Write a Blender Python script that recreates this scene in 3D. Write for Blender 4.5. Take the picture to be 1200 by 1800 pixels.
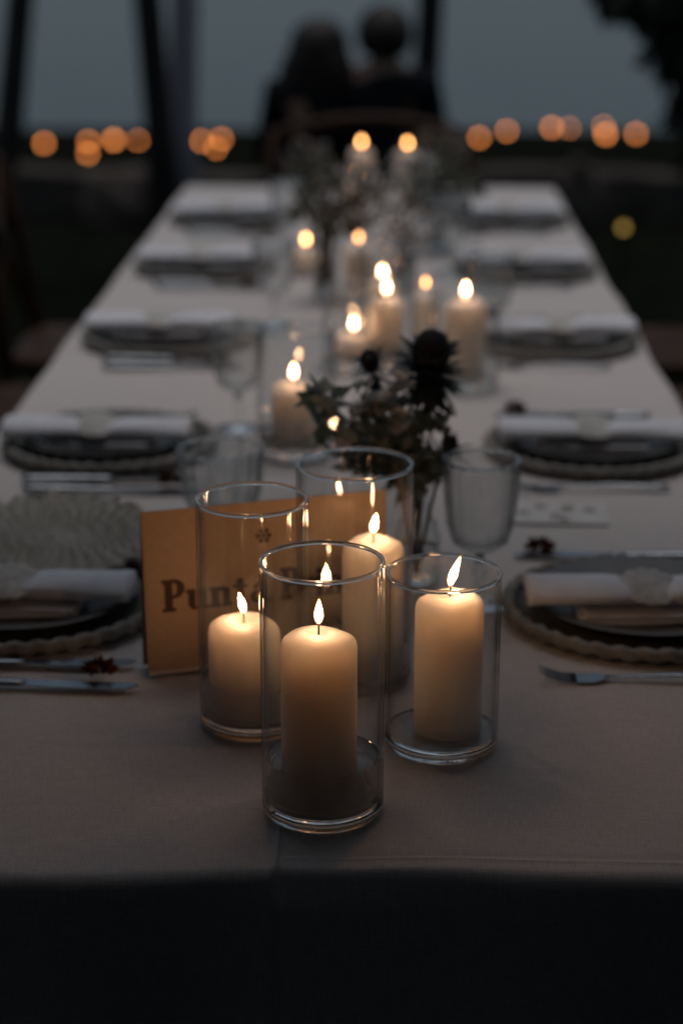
import bpy, bmesh, math, random
from mathutils import Vector, Matrix
R = math.radians
PI = math.pi
scene = bpy.context.scene
for o in list(bpy.data.objects):
    bpy.data.objects.remove(o)
col = scene.collection

# ------------------------------------------------------------------ camera
cam_d = bpy.data.cameras.new('camera')
cam = bpy.data.objects.new('camera', cam_d)
col.objects.link(cam)
cam.location = (0, 0, 1.45)
cam.rotation_euler = (R(90 - 17.8), 0, R(1.55))
cam_d.sensor_fit = 'VERTICAL'
cam_d.sensor_height = 36
cam_d.sensor_width = 24
cam_d.lens = 65.4
cam_d.clip_start = 0.05
cam_d.clip_end = 20000
cam_d.dof.use_dof = True
cam_d.dof.focus_distance = 1.505
cam_d.dof.aperture_fstop = 3.05
scene.camera = cam

# ------------------------------------------------------------------ sky, sun, exposure
SUN_EL, SUN_AZ = R(80), R(8)           # veiled by thick cloud over the sea
w = bpy.data.worlds.new('World')
scene.world = w
w.use_nodes = True
nt = w.node_tree
nt.nodes.clear()
sky = nt.nodes.new('ShaderNodeTexSky')
sky.sky_type = 'NISHITA'
sky.sun_disc = False
sky.sun_elevation = SUN_EL
sky.sun_rotation = SUN_AZ
sky.air_density = 1.0
sky.dust_density = 3.0
sky.ozone_density = 3.0
hs = nt.nodes.new('ShaderNodeHueSaturation')
hs.inputs['Saturation'].default_value = 0.75
hs.inputs['Hue'].default_value = 0.48
bg = nt.nodes.new('ShaderNodeBackground')
bg.inputs['Strength'].default_value = 0.052
wo = nt.nodes.new('ShaderNodeOutputWorld')
nt.links.new(sky.outputs[0], hs.inputs['Color'])
nt.links.new(hs.outputs[0], bg.inputs['Color'])
nt.links.new(bg.outputs[0], wo.inputs['Surface'])

sun_d = bpy.data.lights.new('sun', 'SUN')
sun_d.energy = .60
sun_d.angle = R(35)
sun_d.color = (1.0, 0.965, 0.94)
sun = bpy.data.objects.new('sun', sun_d)
col.objects.link(sun)
sd = Vector((math.sin(SUN_AZ) * math.cos(SUN_EL), math.cos(SUN_AZ) * math.cos(SUN_EL), math.sin(SUN_EL)))
sun.rotation_euler = sd.to_track_quat('Z', 'Y').to_euler()
sun.location = (0, 30, 30)

scene.view_settings.view_transform = 'Standard'
scene.view_settings.look = 'None'
scene.view_settings.exposure = 0
scene.view_settings.gamma = 1
scene.view_settings.use_curve_mapping = False
cy = scene.cycles
cy.use_denoising = True
try:
    cy.denoiser = 'OPENIMAGEDENOISE'
except Exception:
    pass
cy.max_bounces = 14
cy.transparent_max_bounces = 40
cy.transmission_bounces = 12
cy.glossy_bounces = 5
cy.diffuse_bounces = 3
cy.sample_clamp_indirect = 6
cy.use_adaptive_sampling = False

# ------------------------------------------------------------------ helpers
def tag(o, label=None, cat=None, group=None, kind=None):
    if label: o['label'] = label
    if cat: o['category'] = cat
    if group: o['group'] = group
    if kind: o['kind'] = kind
    return o

def empty(name, loc, rz=0.0):
    o = bpy.data.objects.new(name, None)
    o.empty_display_size = 0.05
    o.location = loc
    o.rotation_euler = (0, 0, rz)
    col.objects.link(o)
    return o

def link(name, me, parent=None, loc=None, rot=None):
    o = bpy.data.objects.new(name, me)
    col.objects.link(o)
    if parent: o.parent = parent
    if loc is not None: o.location = loc
    if rot is not None: o.rotation_euler = rot
    return o

class MB:
    """collects shapes for one mesh"""
    def __init__(s):
        s.v = []; s.f = []
    def add(s, v, f):
        n = len(s.v)
        s.v += [tuple(p) for p in v]
        s.f += [tuple(i + n for i in q) for q in f]
        return s
    def box(s, x0, x1, y0, y1, z0, z1, m=None):
        v = [(x0,y0,z0),(x1,y0,z0),(x1,y1,z0),(x0,y1,z0),(x0,y0,z1),(x1,y0,z1),(x1,y1,z1),(x0,y1,z1)]
        if m: v = [tuple(m @ Vector(p)) for p in v]
        return s.add(v, [(3,2,1,0),(4,5,6,7),(0,1,5,4),(1,2,6,5),(2,3,7,6),(3,0,4,7)])
    def lathe(s, prof, seg=32, cx=0, cy=0, closed=False, fr=None):
        """prof: list of (r, z).  r==0 makes a pole.  fr(angle, i) scales r"""
        base = len(s.v); rows = []
        for i, (r, z) in enumerate(prof):
            if r < 1e-7:
                s.v.append((cx, cy, z)); rows.append([len(s.v) - 1] * seg)
            else:
                row = []
                for k in range(seg):
                    a = 2 * PI * k / seg
                    rr = r * (fr(a, i) if fr else 1)
                    s.v.append((cx + rr * math.cos(a), cy + rr * math.sin(a), z)); row.append(len(s.v) - 1)
                rows.append(row)
        n = len(rows)
        for i in range(n if closed else n - 1):
            a, b = rows[i], rows[(i + 1) % n]
            for k in range(seg):
                q = [a[k], a[(k + 1) % seg], b[(k + 1) % seg], b[k]]
                u = []
                for t in q:
                    if t not in u: u.append(t)
                if len(u) > 2: s.f.append(tuple(u))
        return s
    def tube(s, pts, rad, seg=8, flat=1.0):
        pts = [Vector(p) for p in pts]
        rows = []
        up = Vector((0, 0, 1))
        for i, p in enumerate(pts):
            d = (pts[min(i + 1, len(pts) - 1)] - pts[max(i - 1, 0)]).normalized()
            a = d.cross(up)
            if a.length < 1e-3: a = d.cross(Vector((1, 0, 0)))
            a.normalize(); b = a.cross(d).normalized()
            r = rad[i] if isinstance(rad, (list, tuple)) else rad
            row = []
            for k in range(seg):
                t = 2 * PI * k / seg
                s.v.append(tuple(p + a * r * math.cos(t) + b * r * flat * math.sin(t))); row.append(len(s.v) - 1)
            rows.append(row)
        for i in range(len(rows) - 1):
            for k in range(seg):
                s.f.append((rows[i][k], rows[i][(k+1) % seg], rows[i+1][(k+1) % seg], rows[i+1][k]))
        s.f.append(tuple(reversed(rows[0]))); s.f.append(tuple(rows[-1]))
        return s
    def leaf(s, c, d, n, L, W):
        """a folded four-triangle leaf starting at c, along d, facing n"""
        d = d.normalized(); t = d.cross(n)
        if t.length < 1e-4: t = d.cross(Vector((0.3, 0.8, 0.5)))
        t.normalize(); n = t.cross(d)
        p = [c, c + d * L * .45 + t * W * .5 + n * L * .06, c + d * L - n * L * .08, c + d * L * .45 - t * W * .5 + n * L * .06, c + d * L * .45]
        return s.add(p, [(0, 4, 1), (1, 4, 2), (2, 4, 3), (3, 4, 0)])
    def mesh(s, name, mat, smooth=False):
        me = bpy.data.meshes.new(name)
        me.from_pydata(s.v, [], s.f)
        bm = bmesh.new(); bm.from_mesh(me)
        bmesh.ops.recalc_face_normals(bm, faces=bm.faces)
        bm.to_mesh(me); bm.free()
        me.materials.append(mat)
        if smooth:
            me.polygons.foreach_set('use_smooth', [True] * len(me.polygons))
        me.update()
        return me
    def build(s, name, mat, parent=None, smooth=False, loc=None, rot=None):
        return link(name, s.mesh(name, mat, smooth), parent, loc, rot)

def bevel(o, wd=0.004, seg=2):
    b = o.modifiers.new('Bevel', 'BEVEL'); b.width = wd; b.segments = seg; b.limit_method = 'ANGLE'
    return o

def rv(rng):
    while True:
        v = Vector((rng.uniform(-1, 1), rng.uniform(-1, 1), rng.uniform(-1, 1)))
        if 0.05 < v.length < 1: return v

# ------------------------------------------------------------------ materials
def new_mat(name):
    m = bpy.data.materials.new(name); m.use_nodes = True
    return m, m.node_tree, m.node_tree.nodes['Principled BSDF']

def mat(name, c, rough=0.6, metal=0, c2=None, scale=8, bump=0.0, bscale=None, spec=None, detail=5, stretch=None, contrast=(0.35, 0.65)):
    m, t, b = new_mat(name)
    b.inputs['Base Color'].default_value = (*c, 1)
    b.inputs['Roughness'].default_value = rough
    b.inputs['Metallic'].default_value = metal
    if spec is not None: b.inputs['Specular IOR Level'].default_value = spec
    tc = t.nodes.new('ShaderNodeTexCoord')
    src = tc.outputs['Object']
    if stretch:
        mp = t.nodes.new('ShaderNodeMapping'); mp.inputs['Scale'].default_value = stretch
        t.links.new(src, mp.inputs['Vector']); src = mp.outputs[0]
    if c2 is not None:
        n = t.nodes.new('ShaderNodeTexNoise'); n.inputs['Scale'].default_value = scale; n.inputs['Detail'].default_value = detail
        t.links.new(src, n.inputs['Vector'])
        r = t.nodes.new('ShaderNodeValToRGB')
        r.color_ramp.elements[0].position = contrast[0]; r.color_ramp.elements[0].color = (*c, 1)
        r.color_ramp.elements[1].position = contrast[1]; r.color_ramp.elements[1].color = (*c2, 1)
        t.links.new(n.outputs['Fac'], r.inputs['Fac']); t.links.new(r.outputs[0], b.inputs['Base Color'])
    if bump:
        n2 = t.nodes.new('ShaderNodeTexNoise'); n2.inputs['Scale'].default_value = bscale or scale * 4; n2.inputs['Detail'].default_value = 6
        t.links.new(src, n2.inputs['Vector'])
        bp = t.nodes.new('ShaderNodeBump'); bp.inputs['Strength'].default_value = bump; bp.inputs['Distance'].default_value = 0.01
        t.links.new(n2.outputs['Fac'], bp.inputs['Height']); t.links.new(bp.outputs[0], b.inputs['Normal'])
    return m

def mat_linen():
    m, t, b = new_mat('linen')
    N, L = t.nodes, t.links
    tc = N.new('ShaderNodeTexCoord')
    def wave(rot, sc):
        mp = N.new('ShaderNodeMapping'); mp.inputs['Rotation'].default_value = (0, 0, rot)
        L.new(tc.outputs['Object'], mp.inputs['Vector'])
        wv = N.new('ShaderNodeTexNoise'); wv.inputs['Scale'].default_value = 1.0; wv.inputs['Detail'].default_value = 3
        m2 = N.new('ShaderNodeMapping'); m2.inputs['Scale'].default_value = sc
        L.new(mp.outputs[0], m2.inputs['Vector']); L.new(m2.outputs[0], wv.inputs['Vector'])
        return wv.outputs['Fac']
    a = wave(0, (900, 60, 60)); c = wave(0, (60, 900, 900))
    ad = N.new('ShaderNodeMath'); ad.operation = 'ADD'; L.new(a, ad.inputs[0]); L.new(c, ad.inputs[1])
    r = N.new('ShaderNodeMapRange'); r.inputs['From Min'].default_value = .7; r.inputs['From Max'].default_value = 1.3
    L.new(ad.outputs[0], r.inputs['Value'])
    mix = N.new('ShaderNodeMix'); mix.data_type = 'RGBA'
    mix.inputs['A'].default_value = (.50, .455, .435, 1); mix.inputs['B'].default_value = (.66, .61, .585, 1)
    L.new(r.outputs[0], mix.inputs['Factor'])
    # seed specks in the flax
    v = N.new('ShaderNodeTexVoronoi'); v.inputs['Scale'].default_value = 55
    L.new(tc.outputs['Object'], v.inputs['Vector'])
    lt = N.new('ShaderNodeMath'); lt.operation = 'LESS_THAN'; lt.inputs[1].default_value = .055
    L.new(v.outputs['Distance'], lt.inputs[0])
    wn = N.new('ShaderNodeTexNoise'); wn.inputs['Scale'].default_value = 23; L.new(tc.outputs['Object'], wn.inputs['Vector'])
    gt = N.new('ShaderNodeMath'); gt.operation = 'GREATER_THAN'; gt.inputs[1].default_value = .54
    L.new(wn.outputs['Fac'], gt.inputs[0])
    mu = N.new('ShaderNodeMath'); mu.operation = 'MULTIPLY'; L.new(lt.outputs[0], mu.inputs[0]); L.new(gt.outputs[0], mu.inputs[1])
    mu2 = N.new('ShaderNodeMath'); mu2.operation = 'MULTIPLY'; mu2.inputs[1].default_value = .7; L.new(mu.outputs[0], mu2.inputs[0])
    mx2 = N.new('ShaderNodeMix'); mx2.data_type = 'RGBA'; mx2.inputs['B'].default_value = (.12, .09, .07, 1)
    L.new(mu2.outputs[0], mx2.inputs['Factor']); L.new(mix.outputs['Result'], mx2.inputs['A'])
    L.new(mx2.outputs['Result'], b.inputs['Base Color'])
    b.inputs['Roughness'].default_value = .92
    b.inputs['Specular IOR Level'].default_value = .2
    # soft rumples plus thread relief
    n3 = N.new('ShaderNodeTexNoise'); n3.inputs['Scale'].default_value = 7; n3.inputs['Detail'].default_value = 3
    L.new(tc.outputs['Object'], n3.inputs['Vector'])
    b1 = N.new('ShaderNodeBump'); b1.inputs['Strength'].default_value = .4; b1.inputs['Distance'].default_value = .01
    L.new(n3.outputs['Fac'], b1.inputs['Height'])
    b2 = N.new('ShaderNodeBump'); b2.inputs['Strength'].default_value = .5; b2.inputs['Distance'].default_value = .0006
    L.new(ad.outputs[0], b2.inputs['Height']); L.new(b1.outputs[0], b2.inputs['Normal'])
    L.new(b2.outputs[0], b.inputs['Normal'])
    return m

def mat_thin_glass(name, tint=(.965, .975, .975), edge=(.28, .30, .31), etch=0.0, etch_scale=60, power=5.0, lo=.42, hi=.62):
    """clear sheet glass: straight-through transmission, Schlick reflection, longer path = darker towards grazing"""
    m = bpy.data.materials.new(name); m.use_nodes = True
    t = m.node_tree; t.nodes.clear(); N, L = t.nodes, t.links
    lw = N.new('ShaderNodeLayerWeight'); lw.inputs['Blend'].default_value = .5
    pw = N.new('ShaderNodeMath'); pw.operation = 'POWER'; pw.inputs[1].default_value = 5; L.new(lw.outputs['Facing'], pw.inputs[0])
    ma = N.new('ShaderNodeMath'); ma.operation = 'MULTIPLY_ADD'; ma.inputs[1].default_value = .9; ma.inputs[2].default_value = .04
    L.new(pw.outputs[0], ma.inputs[0])
    p2 = N.new('ShaderNodeMath'); p2.operation = 'POWER'; p2.inputs[1].default_value = power; L.new(lw.outputs['Facing'], p2.inputs[0])
    mc = N.new('ShaderNodeMix'); mc.data_type = 'RGBA'; mc.inputs['A'].default_value = (*tint, 1); mc.inputs['B'].default_value = (*edge, 1)
    L.new(p2.outputs[0], mc.inputs['Factor'])
    tr = N.new('ShaderNodeBsdfTransparent'); L.new(mc.outputs['Result'], tr.inputs['Color'])
    gl = N.new('ShaderNodeBsdfGlossy'); gl.inputs['Roughness'].default_value = .015
    ms = N.new('ShaderNodeMixShader'); L.new(ma.outputs[0], ms.inputs[0]); L.new(tr.outputs[0], ms.inputs[1]); L.new(gl.outputs[0], ms.inputs[2])
    out = N.new('ShaderNodeOutputMaterial')
    last = ms.outputs[0]
    if etch:
        tc = N.new('ShaderNodeTexCoord')
        nz = N.new('ShaderNodeTexNoise'); nz.inputs['Scale'].default_value = etch_scale; nz.inputs['Detail'].default_value = 4
        L.new(tc.outputs['Object'], nz.inputs['Vector'])
        rp = N.new('ShaderNodeMapRange'); rp.inputs['From Min'].default_value = lo; rp.inputs['From Max'].default_value = hi; rp.inputs['To Max'].default_value = etch
        L.new(nz.outputs['Fac'], rp.inputs['Value'])
        df = N.new('ShaderNodeBsdfTranslucent'); df.inputs['Color'].default_value = (.75, .77, .78, 1)
        d2 = N.new('ShaderNodeBsdfDiffuse'); d2.inputs['Color'].default_value = (.7, .72, .73, 1)
        m5 = N.new('ShaderNodeMixShader'); m5.inputs[0].default_value = .5
        L.new(df.outputs[0], m5.inputs[1]); L.new(d2.outputs[0], m5.inputs[2])
        m6 = N.new('ShaderNodeMixShader'); L.new(rp.outputs[0], m6.inputs[0]); L.new(last, m6.inputs[1]); L.new(m5.outputs[0], m6.inputs[2])
        last = m6.outputs[0]
    L.new(last, out.inputs['Surface'])
    return m

def mat_refract(name, ior, c=(1, 1, 1)):
    m, t, b = new_mat(name)
    b.inputs['Base Color'].default_value = (*c, 1)
    b.inputs['Transmission Weight'].default_value = 1
    b.inputs['Roughness'].default_value = 0.0
    b.inputs['IOR'].default_value = ior
    return m

def mat_flame(name, base, mid, tip, strength):
    m = bpy.data.materials.new(name); m.use_nodes = True
    t = m.node_tree; t.nodes.clear(); N, L = t.nodes, t.links
    tc = N.new('ShaderNodeTexCoord'); sx = N.new('ShaderNodeSeparateXYZ'); L.new(tc.outputs['Generated'], sx.inputs[0])
    r = N.new('ShaderNodeValToRGB'); e = r.color_ramp.elements
    e[0].position = 0.02; e[0].color = (*base, 1); e[1].position = 1.0; e[1].color = (*tip, 1)
    k = e.new(.20); k.color = (*[.18*q + .82*p for q, p in zip(mid, base)], 1); k = e.new(.40); k.color = (*mid, 1); k = e.new(.72); k.color = (*mid, 1)
    L.new(sx.outputs['Z'], r.inputs['Fac'])
    em = N.new('ShaderNodeEmission'); em.inputs['Strength'].default_value = strength; L.new(r.outputs[0], em.inputs['Color'])
    tr = N.new('ShaderNodeBsdfTransparent'); ad = N.new('ShaderNodeAddShader')
    L.new(em.outputs[0], ad.inputs[0]); L.new(tr.outputs[0], ad.inputs[1])
    out = N.new('ShaderNodeOutputMaterial'); L.new(ad.outputs[0], out.inputs['Surface'])
    return m

def mat_emit(name, c, s):
    m = bpy.data.materials.new(name); m.use_nodes = True
    t = m.node_tree; t.nodes.clear()
    em = t.nodes.new('ShaderNodeEmission'); em.inputs['Color'].default_value = (*c, 1); em.inputs['Strength'].default_value = s
    out = t.nodes.new('ShaderNodeOutputMaterial'); t.links.new(em.outputs[0], out.inputs['Surface'])
    return m

def mat_leaf(name, c, c2, trans=.45):
    m = mat(name, c, .6, c2=c2, scale=55)
    t = m.node_tree; N, L = t.nodes, t.links
    b = N['Principled BSDF']; out = N['Material Output']
    tl = N.new('ShaderNodeBsdfTranslucent')
    src = b.inputs['Base Color'].links[0].from_socket
    L.new(src, tl.inputs['Color'])
    ms = N.new('ShaderNodeMixShader'); ms.inputs[0].default_value = trans
    L.new(b.outputs[0], ms.inputs[1]); L.new(tl.outputs[0], ms.inputs[2]); L.new(ms.outputs[0], out.inputs['Surface'])
    return m

def mat_wax():
    m, t, b = new_mat('wax')
    tc = t.nodes.new('ShaderNodeTexCoord')
    n = t.nodes.new('ShaderNodeTexNoise'); n.inputs['Scale'].default_value = 40; n.inputs['Detail'].default_value = 5
    mp = t.nodes.new('ShaderNodeMapping'); mp.inputs['Scale'].default_value = (1, 1, .35)
    t.links.new(tc.outputs['Object'], mp.inputs['Vector']); t.links.new(mp.outputs[0], n.inputs['Vector'])
    r = t.nodes.new('ShaderNodeValToRGB')
    r.color_ramp.elements[0].position = .3; r.color_ramp.elements[0].color = (.85, .69, .585, 1)
    r.color_ramp.elements[1].position = .7; r.color_ramp.elements[1].color = (.91, .765, .66, 1)
    t.links.new(n.outputs['Fac'], r.inputs['Fac']); t.links.new(r.outputs[0], b.inputs['Base Color'])
    b.inputs['Roughness'].default_value = .48
    b.inputs['Specular IOR Level'].default_value = .35
    b.inputs['Subsurface Weight'].default_value = 1.0
    b.inputs['Subsurface Radius'].default_value = (1, .92, .82)
    b.inputs['Subsurface Scale'].default_value = .075
    bp = t.nodes.new('ShaderNodeBump'); bp.inputs['Strength'].default_value = .15; bp.inputs['Distance'].default_value = .002
    t.links.new(n.outputs['Fac'], bp.inputs['Height']); t.links.new(bp.outputs[0], b.inputs['Normal'])
    return m

def mat_sea():
    m, t, b = new_mat('sea_water')
    b.inputs['Base Color'].default_value = (.02, .045, .055, 1)
    b.inputs['Roughness'].default_value = .22
    b.inputs['IOR'].default_value = 1.33
    b.inputs['Specular IOR Level'].default_value = .38
    tc = t.nodes.new('ShaderNodeTexCoord')
    mp = t.nodes.new('ShaderNodeMapping'); mp.inputs['Scale'].default_value = (.35, 1, 1)
    t.links.new(tc.outputs['Object'], mp.inputs['Vector'])
    n = t.nodes.new('ShaderNodeTexNoise'); n.inputs['Scale'].default_value = .35; n.inputs['Detail'].default_value = 6
    t.links.new(mp.outputs[0], n.inputs['Vector'])
    bp = t.nodes.new('ShaderNodeBump'); bp.inputs['Strength'].default_value = .6; bp.inputs['Distance'].default_value = .6
    t.links.new(n.outputs['Fac'], bp.inputs['Height']); t.links.new(bp.outputs[0], b.inputs['Normal'])
    return m

M = {}
M['linen'] = mat_linen()
M['glass'] = mat_thin_glass('clear_glass', etch=.055, etch_scale=14, lo=.48, hi=.85)
M['etched'] = mat_thin_glass('etched_glass', etch=.17, etch_scale=22, lo=.25, hi=.75, power=2.5)
M['ribbed'] = mat_thin_glass('ribbed_glass', etch=.22, etch_scale=30, edge=(.30, .32, .33), power=2.5)
M['solid_glass'] = mat_refract('solid_glass', 1.5, (.95, .985, .98))
M['water'] = mat_refract('water', 1.33, (.97, .98, .97))
M['wax'] = mat_wax()
M['wick'] = mat('charred_wick', (.012, .009, .007), .9, c2=(.03, .02, .015), scale=300)
M['flame_outer'] = mat_flame('flame_outer', (.25, .10, .03), (1, .36, .07), (1, .28, .04), .9)
for nm_, st_ in (('near', 84), ('mid', 30), ('far', 10), ('dim', 5)):
    M['flame_' + nm_] = mat_flame('flame_core_' + nm_, (.03, .012, .008), (1, .55, .28) if nm_ in ('near', 'mid') else (1, .46, .15), (1, .42, .14), st_)
M['kraft'] = mat('kraft_paper', (.46, .315, .205), .85, c2=(.49, .338, .225), scale=160, bump=.15, bscale=500)
M['paper_edge'] = mat('paper_edge', (.72, .64, .56), .9, c2=(.78, .7, .62), scale=80)
M['ink'] = mat('brown_ink', (.06, .028, .015), .7, c2=(.085, .04, .022), scale=200)
M['napkin'] = mat('white_napkin', (.74, .75, .80), .9, c2=(.80, .81, .85), scale=60, bump=.2, bscale=600)
M['raffia'] = mat('raffia', (.42, .39, .34), .85, c2=(.52, .49, .44), scale=70, bump=.4, bscale=300)
M['charger'] = mat('woven_charger', (.075, .068, .058), .75, c2=(.13, .12, .10), scale=60, bump=.4, bscale=260)
M['rim'] = mat('pale_braid', (.20, .19, .17), .75, c2=(.30, .285, .26), scale=60, bump=.4, bscale=260)
M['plate'] = mat('stoneware', (.085, .083, .08), .45, c2=(.12, .118, .115), scale=30)
M['tagpaper'] = mat('pale_tag', (.42, .40, .37), .8, c2=(.60, .58, .55), scale=90, bump=.2)
M['menu'] = mat('menu_stock', (.60, .58, .56), .9, c2=(.66, .64, .62), scale=40)
M['twine'] = mat('twine', (.26, .20, .13), .9, c2=(.36, .29, .2), scale=200)
M['steel'] = mat('brushed_steel', (.22, .24, .26), .2, 1, c2=(.30, .32, .34), scale=40, bump=.04)
M['redflower'] = mat('dried_red', (.07, .012, .010), .9, c2=(.13, .03, .02), scale=120)
M['leaf'] = mat_leaf('leaf_green', (.085, .12, .095), (.19, .235, .195))
M['thistle'] = mat_leaf('thistle_dark', (.035, .05, .05), (.075, .095, .095))
M['thistle_head'] = mat('thistle_head', (.012, .010, .011), .8, c2=(.035, .027, .027), scale=160, bump=.5)
M['petal'] = mat_leaf('white_petal', (.55, .53, .50), (.74, .71, .67))
M['dry'] = mat('dry_stem', (.10, .068, .035), .8, c2=(.17, .12, .065), scale=80)
M['drywhite'] = mat('dry_grey_flower', (.22, .19, .16), .85, c2=(.40, .37, .33), scale=50)
M['palegreen'] = mat_leaf('grey_green_leaf', (.26, .30, .265), (.42, .46, .41))
M['olive'] = mat_leaf('olive_leaf', (.07, .075, .05), (.16, .155, .11))
M['wood'] = mat('chair_wood', (.028, .013, .007), .6, c2=(.055, .026, .013), scale=12, stretch=(1, 1, 6), bump=.15, spec=.15)
M['dark_wood'] = mat('dark_wood', (.03, .016, .009), .6, c2=(.05, .028, .016), scale=14, bump=.2)
M['bark'] = mat('dark_bark', (.012, .010, .009), .95, c2=(.028, .023, .02), scale=9, stretch=(1, 1, .25), bump=.8, bscale=30)
M['palebark'] = mat('pale_bark', (.30, .28, .31), .9, c2=(.40, .38, .41), scale=9, stretch=(1, 1, .25), bump=.5, bscale=30)
M['darkleaf'] = mat('night_foliage', (.010, .016, .010), .6, c2=(.022, .032, .020), scale=3)
M['ground'] = mat('dark_lawn', (.005, .007, .005), 1.0, c2=(.011, .012, .008), scale=6, bump=.6, bscale=60, spec=0)
M['stone'] = mat('dark_stone', (.045, .036, .03), .95, c2=(.10, .082, .07), scale=4, bump=.6, bscale=20, spec=.1)
M['palestone'] = mat('pale_stone', (.08, .06, .05), .95, c2=(.13, .105, .09), scale=6, bump=.5, bscale=20, spec=.1)
M['sea'] = mat_sea()
M['metal_post'] = mat('post_metal', (.02, .02, .02), .6, c2=(.03, .03, .03), scale=10)
M['lamp'] = mat_emit('street_lamp_glow', (1, .31, .075), 6.2)
M['lantern'] = mat_emit('garden_lantern_glow', (1, .62, .14), .8)
M['skin'] = mat('skin', (.30, .17, .11), .55, c2=(.34, .20, .135), scale=20)
M['coat'] = mat('black_coat', (.008, .009, .010), .9, c2=(.014, .015, .017), scale=30, spec=.1)
M['jacket'] = mat('navy_jacket', (.007, .009, .012), .9, c2=(.012, .015, .019), scale=30, spec=.1)
M['hair'] = mat('dark_hair', (.018, .010, .007), .6, c2=(.03, .017, .011), scale=40, stretch=(6, 6, 1))
M['trousers'] = mat('dark_trousers', (.012, .013, .017), .9, c2=(.018, .019, .024), scale=30)

# ------------------------------------------------------------------ ground, sea
def ground_z(x, y):
    if y < 5.2: return 0.0
    if y < 12.8: return -0.075 * (y - 5.2) * min(1, (y - 5.2) / 1.5)
    if y < 20: return -0.57 - (y - 12.8) * .55
    if y < 96: return -4.53 - (y - 20) * .0582
    return -8.95 - (y - 96) * .12
ys = [-40, -12, -6, -2, 0, 2, 4, 5.2, 5.6, 6, 6.4, 6.8, 7.5, 8.2, 9, 10, 11, 12, 12.8, 14, 16, 18, 20, 30, 45, 60, 75, 90, 96, 110, 140]
xs = [-300, -150, -80, -40, -20, -10, -5, -3, -1.5, 0, 1.5, 3, 5, 10, 20, 40, 80, 150, 300]
g = MB()
rg = random.Random(4)
for y in ys:
    for x in xs:
        g.v.append((x, y, ground_z(x, y) + (rg.uniform(-.02, .02) if abs(x) > 2 else 0)))
nx = len(xs)
for j in range(len(ys) - 1):
    for i in range(nx - 1):
        g.f.append((j*nx+i, j*nx+i+1, (j+1)*nx+i+1, (j+1)*nx+i))
tag(g.build('ground', M['ground'], smooth=True), kind='structure')
sea = MB().add([(-9000, 60, -9.4), (9000, 60, -9.4), (9000, 15000, -9.4), (-9000, 15000, -9.4)], [(0, 1, 2, 3)])
tag(sea.build('sea', M['sea']), kind='structure')

# ------------------------------------------------------------------ table and cloth
TX0, TX1, TY0, TY1, TZ = -0.562, 0.438, 1.268, 5.065, 0.75
t = empty('banquet_table', ((TX0+TX1)/2, (TY0+TY1)/2, 0))
hx, hy = (TX1-TX0)/2 - .01, (TY1-TY0)/2 - .01
bevel(MB().box(-hx, hx, -hy, hy, TZ-.035, TZ-.004).build('tabletop', M['dark_wood'], t))
for sx in (-1, 1):
    for sy in (-1, 1):
        cx_, cy_ = sx*(hx-.09), sy*(hy-.12)
        MB().box(cx_-.03, cx_+.03, cy_-.03, cy_+.03, 0.0, TZ-.036).build('leg', M['dark_wood'], t)
tag(t, 'long dining table wholly draped in pale linen', 'table')

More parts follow.
